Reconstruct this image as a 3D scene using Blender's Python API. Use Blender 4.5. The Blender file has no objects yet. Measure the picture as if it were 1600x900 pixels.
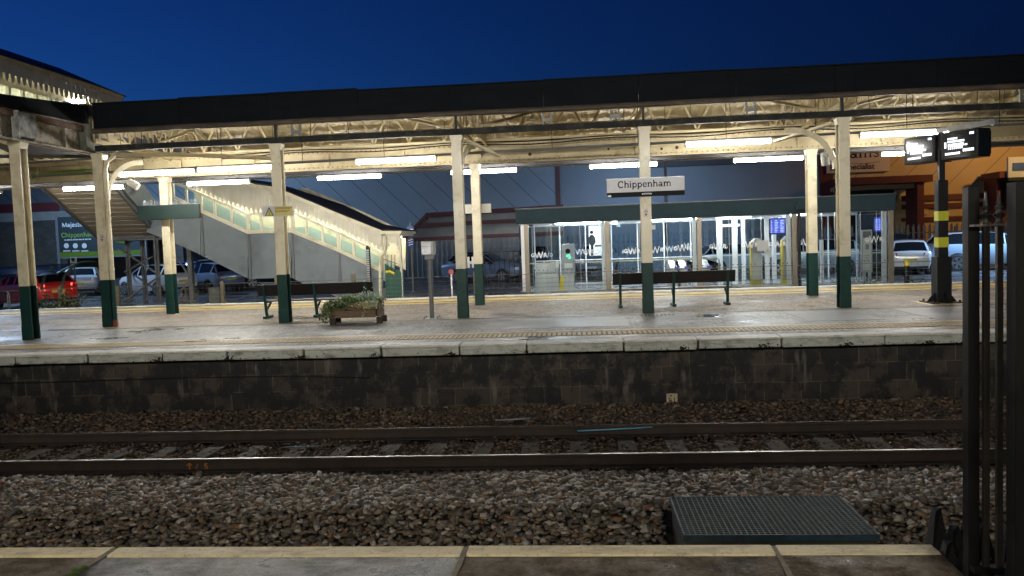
import bpy, bmesh, math, random
import numpy as np
from mathutils import Vector, Matrix, Euler

random.seed(7)
rng = np.random.default_rng(11)
S = bpy.context.scene
C = S.collection

# ------------------------------------------------------------------ camera, sky, exposure
YAW, PITCH, ROLL = (math.radians(a) for a in (-4.722, -3.377, -2.0105))
FOCAL_PX = 1228.0
CAM = Vector((0.0, 0.0, 1.7))
_f = Vector((math.sin(YAW) * math.cos(PITCH), math.cos(YAW) * math.cos(PITCH), math.sin(PITCH)))
_r0 = Vector((math.cos(YAW), -math.sin(YAW), 0))
_u0 = _r0.cross(_f)
_r = _r0 * math.cos(ROLL) + _u0 * math.sin(ROLL)
_u = _u0 * math.cos(ROLL) - _r0 * math.sin(ROLL)
cam_data = bpy.data.cameras.new('camera')
cam_data.sensor_width = 36.0
cam_data.lens = 36.0 * FOCAL_PX / 1600.0
cam_data.clip_start = 0.05
cam_data.clip_end = 2000.0
cam = bpy.data.objects.new('camera', cam_data)
M = Matrix((_r, _u, -_f)).transposed().to_4x4()
M.translation = CAM
cam.matrix_world = M
C.objects.link(cam)
S.camera = cam

world = bpy.data.worlds.new('World')
S.world = world
world.use_nodes = True
wn = world.node_tree
sky = wn.nodes.new('ShaderNodeTexSky')
sky.sky_type = 'NISHITA'
sky.sun_disc = False
sky.sun_elevation = math.radians(-4.0)
sky.sun_rotation = math.radians(-60)
sky.altitude = 100
sky.air_density = 1.0
sky.dust_density = 0.3
sky.ozone_density = 3.0
bg = wn.nodes['Background']
tint = wn.nodes.new('ShaderNodeMix'); tint.data_type = 'RGBA'; tint.blend_type = 'MULTIPLY'
tint.inputs[0].default_value = 1.0; tint.inputs[7].default_value = (.12, .60, 1.05, 1)   # deep blue hour, as the camera's white balance shows it
wn.links.new(sky.outputs[0], tint.inputs[6]); wn.links.new(tint.outputs[2], bg.inputs[0])
bg.inputs[1].default_value = SKY_STRENGTH = 0.42

S.view_settings.view_transform = 'Standard'
S.view_settings.look = 'None'
S.view_settings.exposure = 2.0
S.view_settings.gamma = 1.0
S.view_settings.use_curve_mapping = False
S.cycles.use_denoising = True
S.cycles.max_bounces = 6
S.cycles.diffuse_bounces = 3
S.cycles.glossy_bounces = 3
S.cycles.transparent_max_bounces = 16
S.cycles.transmission_bounces = 4
S.cycles.sample_clamp_indirect = 4.0
S.cycles.caustics_reflective = False
S.cycles.caustics_refractive = False

TUBE_POWER = 32
HALL_POWER = 24
STAIR_POWER = 19
NEAR_POWER = 58
AMBER_W = 210
COOL_W = 560
FILL_W = 17

# ------------------------------------------------------------------ measured points of the place
def ray(px, py):
    return _r * ((px - 800.0) / FOCAL_PX) - _u * ((py - 450.0) / FOCAL_PX) + _f
def atY(px, py, Y):
    d = ray(px, py)
    return CAM + d * (Y / d.y)
def atZ(px, py, z):
    d = ray(px, py)
    return CAM + d * ((z - CAM.z) / d.z)

# ------------------------------------------------------------------ materials
MATS = {}
class NT:
    """small helper round a node tree"""
    def __init__(s, m):
        s.m = m; s.t = m.node_tree; s.n = s.t.nodes
        s.b = s.n.get('Principled BSDF')
        s._pos = None
    def new(s, typ, **kw):
        n = s.n.new(typ)
        for k, v in kw.items(): setattr(n, k, v)
        return n
    def link(s, a, b): s.t.links.new(a, b)
    def pos(s):
        if s._pos is None:
            s._pos = s.new('ShaderNodeNewGeometry').outputs['Position']
        return s._pos
    def noise(s, scale, detail=4, rough=.55, vec=None, stretch=None):
        n = s.new('ShaderNodeTexNoise')
        n.inputs['Scale'].default_value = scale
        n.inputs['Detail'].default_value = detail
        n.inputs['Roughness'].default_value = rough
        v = vec or s.pos()
        if stretch:
            mp = s.new('ShaderNodeMapping')
            mp.inputs['Scale'].default_value = stretch
            s.link(v, mp.inputs['Vector']); v = mp.outputs[0]
        s.link(v, n.inputs['Vector'])
        return n.outputs['Fac']
    def ramp(s, fac, stops, interp='LINEAR'):
        r = s.new('ShaderNodeValToRGB')
        r.color_ramp.interpolation = interp
        e = r.color_ramp.elements
        while len(e) < len(stops): e.new(0.5)
        for el, (p, c) in zip(e, stops):
            el.position = p
            el.color = (c, c, c, 1) if isinstance(c, (int, float)) else (*c, 1)
        s.link(fac, r.inputs[0])
        return r.outputs[0]
    def mix(s, fac, a, b, mode='MIX'):
        n = s.new('ShaderNodeMix', data_type='RGBA', blend_type=mode)
        for sock, v in ((n.inputs[0], fac), (n.inputs[6], a), (n.inputs[7], b)):
            if isinstance(v, (int, float)): sock.default_value = v
            elif isinstance(v, tuple): sock.default_value = (*v, 1)
            else: s.link(v, sock)
        return n.outputs[2]
    def math(s, op, a, b=0.0, c=None):
        n = s.new('ShaderNodeMath', operation=op)
        for i, v in enumerate((a, b) if c is None else (a, b, c)):
            if isinstance(v, (int, float)): n.inputs[i].default_value = v
            else: s.link(v, n.inputs[i])
        return n.outputs[0]
    def xyz(s):
        n = s.new('ShaderNodeSeparateXYZ'); s.link(s.pos(), n.inputs[0]); return n.outputs
    def comb(s, x, y, z=0.0):
        n = s.new('ShaderNodeCombineXYZ')
        for i, v in enumerate((x, y, z)):
            if isinstance(v, (int, float)): n.inputs[i].default_value = v
            else: s.link(v, n.inputs[i])
        return n.outputs[0]
    def color(s, v): s.link(v, s.b.inputs['Base Color'])
    def rough(s, v): s.link(v, s.b.inputs['Roughness'])
    def bump(s, h, strength=.3, dist=.01):
        n = s.new('ShaderNodeBump')
        n.inputs['Strength'].default_value = strength
        n.inputs['Distance'].default_value = dist
        s.link(h, n.inputs['Height'])
        s.link(n.outputs[0], s.b.inputs['Normal'])
def newmat(name):
    m = bpy.data.materials.new(name); m.use_nodes = True
    return NT(m)
def pm(name, c1, c2=None, scale=6.0, rough=.6, metal=0.0, bump=0.0, bscale=None, stretch=None, dirt=None, dscale=1.2, damt=.5, spec=None, rvar=0.0):
    """painted / worn surface: two tones of noise, optional dirt patches, roughness variation and bump"""
    if name in MATS: return MATS[name]
    t = newmat(name); b = t.b
    b.inputs['Metallic'].default_value = metal
    b.inputs['Roughness'].default_value = rough
    if spec is not None: b.inputs['Specular IOR Level'].default_value = spec
    if c2 is None: c2 = tuple(x * .8 for x in c1)
    n = t.noise(scale, 5, .6, stretch=stretch)
    col = t.ramp(n, [(.3, c2), (.7, c1)])
    if dirt:
        d = t.noise(dscale, 6, .65, stretch=stretch)
        col = t.mix(t.ramp(d, [(.5, 0.0), (.72, damt)]), col, dirt)
    t.color(col)
    if rvar:
        r = t.noise(scale * .6, 4)
        t.rough(t.ramp(r, [(.3, max(.03, rough - rvar)), (.7, min(1, rough + rvar))]))
    if bump:
        t.bump(t.noise(bscale or scale * 4, 4), bump, .01)
    MATS[name] = t.m
    return t.m
def emit(name, col, power):
    if name in MATS: return MATS[name]
    t = newmat(name)
    t.b.inputs['Base Color'].default_value = (.04, .04, .05, 1)
    t.b.inputs['Emission Color'].default_value = (*col, 1)
    t.b.inputs['Emission Strength'].default_value = power
    MATS[name] = t.m
    return t.m

CREAM = pm('cream_paint', (.68, .62, .45), (.62, .56, .40), 3, .38, dirt=(.3, .24, .13), dscale=3.2, damt=.65, bump=.12, bscale=40, rvar=.1)
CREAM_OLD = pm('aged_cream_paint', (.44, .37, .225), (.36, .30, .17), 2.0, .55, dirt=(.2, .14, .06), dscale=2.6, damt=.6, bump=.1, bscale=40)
GREEN = pm('green_paint', (.013, .050, .042), (.009, .036, .031), 5, .45, spec=.18, dirt=(.03, .045, .036), dscale=3, damt=.3, bump=.08, bscale=60, rvar=.1)
DARK_GREEN = pm('dark_green_paint', (.013, .030, .038), (.010, .024, .031), 4, .7, spec=.25)
BLACK = pm('black_paint', (.008, .008, .009), (.005, .005, .006), 8, .5, spec=.25, rvar=.12, bump=.06, bscale=80)
FASCIA = pm('black_fascia_board', (.006, .0075, .010), (.003, .004, .006), 1.5, .8, spec=.12, stretch=(1, 1, 5), bump=.2, bscale=15)
STEEL_DARK = pm('grimy_dark_steel', (.018, .021, .021), (.009, .01, .011), 7, .7, spec=.2, dirt=(.09, .075, .05), dscale=5, damt=.6, bump=.3, bscale=50)
GALV = pm('galvanised_steel', (.38, .39, .40), (.28, .29, .30), 9, .4, .6, rvar=.1)
GALV_DULL = pm('dull_grey_steel', (.16, .165, .17), (.11, .115, .12), 6, .5, .2, dirt=(.09, .07, .045), dscale=3, damt=.5)
WHITE = pm('white_paint', (.72, .72, .70), (.65, .65, .63), 5, .45)
GREYPANEL = pm('grey_panel_paint', (.185, .215, .232), (.145, .17, .185), 1.1, .5, dirt=(.07, .08, .088), dscale=.9, damt=.65, bump=.1, bscale=20)
RUST = pm('rusty_girder', (.15, .085, .05), (.06, .035, .025), 5, .8, dirt=(.22, .19, .14), dscale=3.5, damt=.7, bump=.5, bscale=30)
FLAKED = pm('flaking_grey_paint', (.46, .43, .35), (.24, .20, .15), 7, .75, dirt=(.10, .055, .03), dscale=6, damt=.9, bump=.5, bscale=40)
WOOD = pm('weathered_wood', (.16, .10, .055), (.08, .048, .026), 3, .7, stretch=(1, 14, 14), bump=.4, bscale=25)
WOOD_DARK = pm('dark_bench_wood', (.012, .008, .007), (.006, .0045, .004), 4, .5, spec=.3, stretch=(1, 10, 10), bump=.2, bscale=30, rvar=.1)
POSTWOOD = pm('grey_post_wood', (.17, .14, .09), (.09, .075, .05), 5, .8, bump=.4)
YELLOW = pm('yellow_paint', (.75, .58, .03), (.65, .5, .03), 6, .45)
RUBBER = pm('black_rubber', (.014, .015, .017), (.008, .009, .01), 12, .55, bump=.4, bscale=60)
MAROON = pm('maroon_paint', (.085, .012, .014), (.06, .009, .011), 3, .5)
TERRACOTTA = pm('terracotta_pipe', (.2, .065, .035), (.12, .04, .025), 9, .7)
CONCRETE = pm('stained_concrete', (.2, .185, .15), (.12, .11, .09), 5, .8, dirt=(.05, .05, .04), dscale=2.5, damt=.7, bump=.4, bscale=40)
TAN = pm('bronze_cladding', (.22, .185, .14), (.19, .16, .12), 4, .4, .4)
ALU = pm('white_aluminium', (.62, .64, .67), (.56, .58, .61), 4, .35, .1)
BULB = emit('fluorescent_tube', (1.0, .97, .90), TUBE_POWER)
HALLBULB = emit('hall_tube', (.88, .95, 1.0), HALL_POWER)

def glass_mat(name, tint=(.93, .96, .96), refl=1.0, rough=.02):
    t = newmat(name)
    out = t.n['Material Output']
    tr = t.new('ShaderNodeBsdfTransparent'); tr.inputs[0].default_value = (*tint, 1)
    gl = t.new('ShaderNodeBsdfGlossy'); gl.inputs['Roughness'].default_value = rough
    fr = t.new('ShaderNodeFresnel'); fr.inputs[0].default_value = 1.45
    mx = t.new('ShaderNodeMixShader')
    t.link(t.math('MULTIPLY', fr.outputs[0], refl), mx.inputs[0])
    t.link(tr.outputs[0], mx.inputs[1]); t.link(gl.outputs[0], mx.inputs[2])
    t.link(mx.outputs[0], out.inputs[0])
    t.n.remove(t.b)
    MATS[name] = t.m
    return t.m
GLASS = glass_mat('clear_glass')
CARGLASS = glass_mat('tinted_car_glass', (.06, .07, .08), 1.6, .03)
def plain(name, col, rough=.5, metal=0.0):
    if name in MATS: return MATS[name]
    t = newmat(name)
    t.b.inputs['Base Color'].default_value = (*col, 1)
    t.b.inputs['Roughness'].default_value = rough
    t.b.inputs['Metallic'].default_value = metal
    MATS[name] = t.m
    return t.m
INK = plain('black_lettering', (.006, .006, .007), .85)
WHITEINK = plain('white_lettering', (.75, .75, .75), .5)

# ------------------------------------------------------------------ mesh building
class MB:
    """collects shapes; build() links them as ONE mesh object"""
    def __init__(s): s.v = []; s.f = []; s.mi = []; s.cur = 0; s.st = []
    def _add(s, vs, fs):
        s.st.append((len(s.v), len(s.f))); o = len(s.v); s.v += [tuple(p) for p in vs]
        for f in fs: s.f.append([i + o for i in f]); s.mi.append(s.cur)
        return s
    def box(s, x0, x1, y0, y1, z0, z1):
        vs = [(x0,y0,z0),(x1,y0,z0),(x1,y1,z0),(x0,y1,z0),(x0,y0,z1),(x1,y0,z1),(x1,y1,z1),(x0,y1,z1)]
        return s._add(vs, [(0,3,2,1),(4,5,6,7),(0,1,5,4),(1,2,6,5),(2,3,7,6),(3,0,4,7)])
    def obox(s, c, ax, ay, az):
        """box centred at c with half-axis vectors"""
        c, ax, ay, az = map(Vector, (c, ax, ay, az))
        vs = [c + ax*i + ay*j + az*k for k in (-1,1) for (i,j) in ((-1,-1),(1,-1),(1,1),(-1,1))]
        return s._add(vs, [(0,3,2,1),(4,5,6,7),(0,1,5,4),(1,2,6,5),(2,3,7,6),(3,0,4,7)])
    def bar(s, a, b, w, h=None, up=(0,0,1)):
        """rectangular bar from a to b"""
        a, b = Vector(a), Vector(b); d = (b - a); L = d.length; d.normalize()
        up = Vector(up)
        if abs(d.dot(up)) > .98: up = Vector((0,1,0))
        x = d.cross(up).normalized(); z = x.cross(d).normalized()
        return s.obox((a+b)/2, d*L/2, x*w/2, z*(h or w)/2)
    def prism(s, pts, ext):
        """polygon of 3D points extruded by a vector"""
        ext = Vector(ext); n = len(pts); p = [Vector(q) for q in pts]
        vs = p + [q + ext for q in p]
        fs = [tuple(range(n))[::-1], tuple(range(n, 2*n))] + [(i, (i+1) % n, n + (i+1) % n, n + i) for i in range(n)]
        return s._add(vs, fs)
    def quad(s, a, b, c, d): return s._add([a, b, c, d], [(0,1,2,3)])
    def tube(s, pts, r, n=8, cap=True):
        pts = [Vector(p) for p in pts]; rs = r if isinstance(r, (list, tuple)) else [r]*len(pts)
        rings = []
        prev = None
        for i, p in enumerate(pts):
            d = (pts[min(i+1, len(pts)-1)] - pts[max(i-1, 0)]).normalized()
            up = Vector((0,0,1)) if abs(d.z) < .9 else Vector((0,1,0))
            if prev is not None:
                x = prev - d * prev.dot(d)
                x = x.normalized() if x.length > 1e-4 else d.cross(up).normalized()
            else: x = d.cross(up).normalized()
            prev = x; y = d.cross(x)
            rings.append([p + (x*math.cos(2*math.pi*k/n) + y*math.sin(2*math.pi*k/n))*rs[i] for k in range(n)])
        vs = [q for rg in rings for q in rg]; fs = []
        for i in range(len(rings)-1):
            for k in range(n):
                fs.append((i*n+k, i*n+(k+1)%n, (i+1)*n+(k+1)%n, (i+1)*n+k))
        if cap: fs += [tuple(range(n))[::-1], tuple(range((len(rings)-1)*n, len(rings)*n))]
        return s._add(vs, fs)
    def lathe(s, c, prof, n=16, axis=(0,0,1)):
        c = Vector(c); ax = Vector(axis).normalized()
        up = Vector((0,0,1)) if abs(ax.z) < .9 else Vector((1,0,0))
        x = ax.cross(up).normalized(); y = ax.cross(x); vs = []; fs = []
        for r, h in prof:
            for k in range(n):
                a = 2*math.pi*k/n
                vs.append(c + ax*h + (x*math.cos(a) + y*math.sin(a))*max(r, 1e-4))
        for i in range(len(prof)-1):
            for k in range(n): fs.append((i*n+k, i*n+(k+1)%n, (i+1)*n+(k+1)%n, (i+1)*n+k))
        fs += [tuple(range(n))[::-1], tuple(range((len(prof)-1)*n, len(prof)*n))]
        return s._add(vs, fs)
    def build_each(s, name, mats, parent=None, per=1, **kw):
        """one object for every `per` shapes, for parts that stand apart from each other"""
        out = []; st = s.st + [(len(s.v), len(s.f))]
        for i in range(0, len(s.st), per):
            (v0, f0), (v1, f1) = st[i], st[min(i + per, len(s.st))]
            m = MB(); m.v = s.v[v0:v1]; m.f = [[q - v0 for q in f] for f in s.f[f0:f1]]; m.mi = s.mi[f0:f1]
            out.append(m.build(name, mats, parent, **kw))
        return out
    def build(s, name, mats, parent=None, bevel=0.0, smooth=False, label=None):
        me = bpy.data.meshes.new(name)
        me.from_pydata(s.v, [], s.f)
        if not isinstance(mats, (list, tuple)): mats = [mats]
        for m in mats: me.materials.append(m)
        if len(mats) > 1: me.polygons.foreach_set('material_index', s.mi)
        bm = bmesh.new(); bm.from_mesh(me)
        bmesh.ops.recalc_face_normals(bm, faces=bm.faces)
        bm.to_mesh(me); bm.free()
        if smooth:
            me.polygons.foreach_set('use_smooth', [True]*len(me.polygons))
        o = bpy.data.objects.new(name, me); C.objects.link(o)
        if parent is not None:
            o.parent = parent
            if parent.type == 'EMPTY' and not parent.get('local'): o.matrix_parent_inverse = parent.matrix_basis.inverted()
        if bevel:
            b = o.modifiers.new('bevel', 'BEVEL'); b.width = bevel; b.segments = 2; b.limit_method = 'ANGLE'; b.angle_limit = math.radians(40)
        if label: o['label'] = label
        return o
def tag(o, label=None, cat=None, group=None, kind=None):
    if label: o['label'] = label
    if cat: o['category'] = cat
    if group: o['group'] = group
    if kind: o['kind'] = kind
    return o
def structure(mb, name, mats, **kw):
    return tag(mb.build(name, mats, **kw), kind='structure')
def thing(name, label, cat, loc=(0,0,0), group=None, rz=0.0, local=False):
    """an Empty at the thing's base; with local=True its parts are built round the origin"""
    o = bpy.data.objects.new(name, None); C.objects.link(o)
    o.empty_display_size = .1
    o.location = loc; o.rotation_euler = (0, 0, rz)
    if local: o['local'] = 1
    return tag(o, label, cat, group)
def single(mb, name, mats, label, cat, group=None, **kw):
    return tag(mb.build(name, mats, **kw), label, cat, group)
def dup(root, loc, label=None, rz=None, group=None):
    """copy of a thing with copies of its parts and sub-parts"""
    def cp(o, par):
        c = o.copy(); C.objects.link(c)
        if par is not None: c.parent = par
        for ch in o.children: cp(ch, c)
        return c
    r = cp(root, None)
    r.location = loc
    if rz is not None: r.rotation_euler = (0, 0, rz)
    return tag(r, label, None, group)

# lettering -------------------------------------------------------------
def text(name, string, size, origin, xdir, zdir, mat, parent=None, align='CENTER', depth=.004, spacing=1.0, bold=0.0):
    cu = bpy.data.curves.new(name, 'FONT'); cu.body = string; cu.size = size
    cu.align_x = align; cu.align_y = 'BOTTOM_BASELINE'; cu.extrude = depth/2; cu.space_character = spacing; cu.offset = bold
    cu.resolution_u = 3
    o = bpy.data.objects.new(name, cu); C.objects.link(o)
    bpy.context.view_layer.update()
    me = bpy.data.meshes.new_from_object(o.evaluated_get(bpy.context.evaluated_depsgraph_get()))
    bpy.data.objects.remove(o); bpy.data.curves.remove(cu)
    x = Vector(xdir).normalized(); z = Vector(zdir).normalized(); n = x.cross(z)
    T = Matrix((x, z, n)).transposed().to_4x4(); T.translation = Vector(origin)
    me.transform(T); me.materials.clear(); me.materials.append(mat)
    m = MB(); m.v = [tuple(v.co) for v in me.vertices]; m.f = [list(p.vertices) for p in me.polygons]; m.mi = [0]*len(m.f)
    bpy.data.meshes.remove(me)
    return m.build(name, mat, parent)
GLY = {}
def rc_(*a): return ('r',) + a
GLY['h'] = (.60, [rc_(.05,0,.175,.75), rc_(0,0,.22,.05), rc_(0,.70,.1,.75), ('a',.29,.30,.16,.17,180,0,.09), rc_(.39,0,.515,.31), rc_(.34,0,.56,.05)])
GLY['n'] = (.60, [rc_(.05,0,.175,.5), rc_(0,0,.22,.05), rc_(0,.45,.1,.5), ('a',.29,.30,.16,.17,180,0,.09), rc_(.39,0,.515,.31), rc_(.34,0,.56,.05)])
GLY['m'] = (.92, [rc_(.05,0,.175,.5), rc_(0,0,.22,.05), rc_(0,.45,.1,.5), ('a',.29,.30,.15,.17,180,0,.09), rc_(.38,0,.48,.31), rc_(.33,0,.53,.05), ('a',.60,.30,.15,.17,180,0,.09), rc_(.70,0,.8,.31), rc_(.65,0,.86,.05)])
GLY['i'] = (.28, [rc_(.05,0,.175,.5), rc_(0,0,.22,.05), rc_(0,.45,.1,.5), rc_(.05,.6,.17,.72)])
GLY['p'] = (.58, [rc_(.05,-.22,.175,.5), rc_(0,-.22,.22,-.17), rc_(0,.45,.1,.5), ('a',.29,.25,.18,.22,0,360,.09)])
GLY['e'] = (.54, [('a',.26,.25,.19,.22,10,330,.09), rc_(.09,.23,.45,.28)])
GLY['a'] = (.56, [('a',.2,.14,.14,.11,0,360,.08), rc_(.34,0,.44,.36), ('a',.24,.33,.15,.14,0,150,.08), rc_(.40,0,.53,.05)])
GLY['C'] = (.72, [('a',.37,.36,.29,.34,40,320,.1), rc_(.56,.5,.62,.72)])
GLY['c'] = (.5, [('a',.26,.25,.19,.22,50,320,.09)])
GLY['r'] = (.44, [rc_(.05,0,.175,.5), rc_(0,0,.24,.05), rc_(0,.45,.1,.5), ('a',.29,.3,.15,.16,170,60,.09)])
GLY['s'] = (.44, [('l',[(.37,.38),(.28,.46),(.14,.45),(.08,.37),(.13,.29),(.3,.22),(.36,.13),(.29,.04),(.14,.03),(.06,.12)],.08)])
GLY['t'] = (.34, [rc_(.08,.06,.18,.65), rc_(0,.45,.3,.5), ('a',.2,.08,.08,.06,180,330,.07)])
GLY['j'] = (.26, [rc_(.06,-.12,.16,.5), rc_(0,.45,.1,.5), rc_(.05,.6,.17,.72), ('a',.0,-.12,.11,.08,0,-120,.07)])
GLY['M'] = (.92, [rc_(.07,0,.14,.72), rc_(0,0,.22,.05), rc_(.70,0,.81,.72), rc_(.62,0,.88,.05), ('l',[(.1,.72),(.42,.05)],.12), ('l',[(.42,.05),(.76,.72)],.07)])
GLY['D'] = (.78, [rc_(.06,0,.17,.72), rc_(0,0,.2,.05), rc_(0,.67,.2,.72), ('a',.28,.36,.37,.33,-90,90,.1), rc_(.15,.0,.3,.06), rc_(.15,.66,.3,.72)])
GLY[' '] = (.3, [])
def serif(name, string, size, origin, xdir, zdir, mat, parent, align='CENTER', depth=.005):
    x = Vector(xdir).normalized(); z = Vector(zdir).normalized(); nrm = x.cross(z); o = Vector(origin)
    width = sum(GLY[c][0] for c in string) * size
    pen = -width/2 if align == 'CENTER' else 0.0
    m = MB()
    def W(u, v, d=0): return o + x*(pen + u*size) + z*(v*size) + nrm*d
    for c in string:
        adv, parts = GLY[c]
        for k, p in enumerate(parts):
            d0 = depth + k*.0004
            if p[0] == 'r':
                m.prism([W(p[1],p[2],0), W(p[3],p[2],0), W(p[3],p[4],0), W(p[1],p[4],0)], nrm*d0)
            else:
                if p[0] == 'a':
                    _, cx, cy, rx, ry, a0, a1, w = p; w *= 1.25
                    n = max(4, int(abs(a1-a0)/20)); P = [(cx + rx*math.cos(math.radians(a0+(a1-a0)*i/n)), cy + ry*math.sin(math.radians(a0+(a1-a0)*i/n))) for i in range(n+1)]
                    cl = abs(a1-a0) == 360
                else: _, P, w = p; cl = False
                inn, outr = [], []
                for i, q in enumerate(P):
                    a = P[i-1] if i else (P[-2] if cl else q); b = P[i+1] if i+1 < len(P) else (P[1] if cl else q)
                    tx, ty = b[0]-a[0], b[1]-a[1]; L = math.hypot(tx, ty) or 1
                    nx, ny = -ty/L*w/2, tx/L*w/2
                    inn.append((q[0]+nx, q[1]+ny)); outr.append((q[0]-nx, q[1]-ny))
                for i in range(len(P)-1):
                    m.prism([W(*inn[i]), W(*inn[i+1]), W(*outr[i+1]), W(*outr[i])], nrm*d0)
        pen += adv*size
    return m.build(name, mat, parent)
XD, ZD, YD = (1,0,0), (0,0,1), (0,1,0)

# ================================================================== GROUND AND PLATFORMS
def ground_mats():
    # wet car-park asphalt
    t = newmat('wet_asphalt'); n = t.noise(.6, 6, .65); f = t.noise(60, 3)
    t.color(t.mix(t.ramp(f, [(.3, 0.0), (.8, .5)]), t.ramp(n, [(.35, (.035, .037, .04)), (.7, (.06, .06, .062))]), (.10, .10, .10)))
    t.rough(t.ramp(n, [(.42, .12), (.6, .55)])); t.bump(f, .25, .01); MATS['car_park'] = t.m
    # island platform: tarmac with damp bands, patched, cracked
    for nm, dry, wet, r0, r1 in (('platform_dry', (.255, .205, .15), (.085, .067, .05), .30, .75), ('platform_damp', (.235, .235, .235), (.095, .095, .095), .24, .65)):
        t = newmat(nm)
        big = t.noise(.8, 7, .68, stretch=(.6, .8, 1)); mid = t.noise(2.4, 7, .78, stretch=(1.1, .55, 1)); fine = t.noise(9, 5, .8, stretch=(1.5, .5, 1))
        c = t.ramp(big, [(.38, wet), (.62, dry)])
        c = t.mix(t.ramp(mid, [(.46, 0.0), (.60, .9)]), c, tuple(x*.36 for x in dry))
        c = t.mix(t.ramp(fine, [(.52, 0.0), (.64, .8)]), c, (.46, .44, .41))
        vor = t.new('ShaderNodeTexVoronoi', feature='DISTANCE_TO_EDGE'); vor.inputs['Scale'].default_value = .42
        wob = t.new('ShaderNodeVectorMath', operation='ADD')
        nz = t.new('ShaderNodeTexNoise'); nz.inputs['Scale'].default_value = 2.0; t.link(t.pos(), nz.inputs['Vector'])
        t.link(t.pos(), wob.inputs[0]); t.link(nz.outputs['Color'], wob.inputs[1]); t.link(wob.outputs[0], vor.inputs['Vector'])
        crack = t.ramp(vor.outputs['Distance'], [(.0, 1.0), (.012, 0.0)])
        c = t.mix(crack, c, (.025, .022, .018))
        t.color(c)
        t.rough(t.ramp(big, [(.36, r0), (.6, r1)]))
        t.bump(t.math('SUBTRACT', fine, t.math('MULTIPLY', crack, 2.0)), .3, .008)
        MATS[nm] = t.m
    # near platform: darker, wetter slabs
    t = newmat('near_platform')
    big = t.noise(1.6, 7, .72); fine = t.noise(70, 3); mid = t.noise(4, 7, .75)
    c = t.ramp(big, [(.36, (.035, .025, .015)), (.48, (.105, .074, .042)), (.58, (.13, .10, .064)), (.68, (.20, .18, .15))])
    c = t.mix(t.ramp(fine, [(.55, 0.0), (.72, .5)]), c, (.20, .17, .12))
    c = t.mix(t.ramp(mid, [(.52, 0.0), (.62, .8)]), c, (.035, .027, .017))
    t.color(c); t.rough(t.ramp(mid, [(.36, .25), (.55, .75)])); t.bump(t.math('ADD', fine, t.math('MULTIPLY', mid, 1.5)), .7, .008)
    t.b.inputs['Specular IOR Level'].default_value = .2
    MATS['near_platform'] = t.m
    t = newmat('near_platform_wet_sheen')
    big = t.noise(1.6, 7, .7, stretch=(1, 1.6, 1)); fine = t.noise(95, 4, .8)
    c = t.mix(t.ramp(big, [(.4, 0.0), (.62, 1.0)]), (.06, .05, .04), (.30, .31, .33))  # pale sheen of the wet slab put into the base colour
    c = t.mix(t.ramp(fine, [(.46, 0.0), (.66, .8)]), c, (.02, .02, .02))
    t.color(c); t.rough(t.ramp(big, [(.4, .5), (.62, .2)])); t.bump(fine, .8, .01)
    MATS['near_platform_wet_sheen'] = t.m
    # painted coping
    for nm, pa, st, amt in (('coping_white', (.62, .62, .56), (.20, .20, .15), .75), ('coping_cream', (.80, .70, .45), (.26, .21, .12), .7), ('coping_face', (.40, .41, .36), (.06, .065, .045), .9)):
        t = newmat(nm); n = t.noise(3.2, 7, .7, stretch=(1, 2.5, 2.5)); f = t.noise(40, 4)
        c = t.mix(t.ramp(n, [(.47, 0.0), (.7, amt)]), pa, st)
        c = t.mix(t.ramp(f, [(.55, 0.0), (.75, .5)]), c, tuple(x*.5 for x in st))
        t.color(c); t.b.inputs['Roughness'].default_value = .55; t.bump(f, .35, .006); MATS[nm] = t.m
    # sooty block wall
    t = newmat('sooty_blockwork'); X, Y, Z = t.xyz()
    wv = t.noise(1.4, 3); off = t.math('MULTIPLY', t.math('SUBTRACT', wv, .5), .05)
    br = t.new('ShaderNodeTexBrick'); br.offset = .5; br.squash = 1.0
    br.inputs['Scale'].default_value = 1.0; br.inputs['Brick Width'].default_value = .305; br.inputs['Row Height'].default_value = .298
    br.inputs['Mortar Size'].default_value = .009; br.inputs['Mortar Smooth'].default_value = .25; br.inputs['Bias'].default_value = -.15
    br.inputs['Color1'].default_value = (.050, .038, .028, 1); br.inputs['Color2'].default_value = (.004, .004, .005, 1); br.inputs['Mortar'].default_value = (.085, .069, .05, 1)
    t.link(t.comb(t.math('ADD', X, off), t.math('ADD', t.math('ADD', Z, 1.37), off)), br.inputs['Vector'])
    n1 = t.noise(2.3, 7, .72); n2 = t.noise(6, 6, .7); n3 = t.noise(2.0, 5, .6, stretch=(2.2, 1, .5))
    c = t.mix(t.ramp(n1, [(.46, .92), (.55, .0)]), br.outputs['Color'], (.003, .003, .004))
    c = t.mix(t.ramp(n3, [(.61, 0.0), (.70, .6)]), c, (.14, .125, .105))
    c = t.mix(t.ramp(n2, [(.64, 0.0), (.78, .5)]), c, (.13, .115, .095))
    t.color(c); t.b.inputs['Roughness'].default_value = .75
    t.bump(t.math('ADD', t.math('MULTIPLY', br.outputs['Fac'], -1.0), t.math('MULTIPLY', n2, .6)), .7, .02); MATS['wall'] = t.m
    # ballast stones: a colour of its own for each stone
    t = newmat('ballast_stone'); g = t.new('ShaderNodeNewGeometry')
    c = t.ramp(g.outputs['Random Per Island'], [(0, (.12, .09, .06)), (.18, (.26, .215, .16)), (.34, (.14, .125, .10)), (.5, (.34, .30, .245)), (.62, (.21, .16, .105)), (.74, (.18, .165, .15)), (.86, (.54, .50, .44)), (.96, (.32, .17, .08))], 'CONSTANT')
    t.color(t.mix(t.ramp(t.noise(70, 3), [(.35, 0.0), (.75, .5)]), c, (.05, .042, .035))); t.b.inputs['Roughness'].default_value = .48; MATS['stone'] = t.m
    t = newmat('rusty_ballast_stone'); g = t.new('ShaderNodeNewGeometry')
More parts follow.
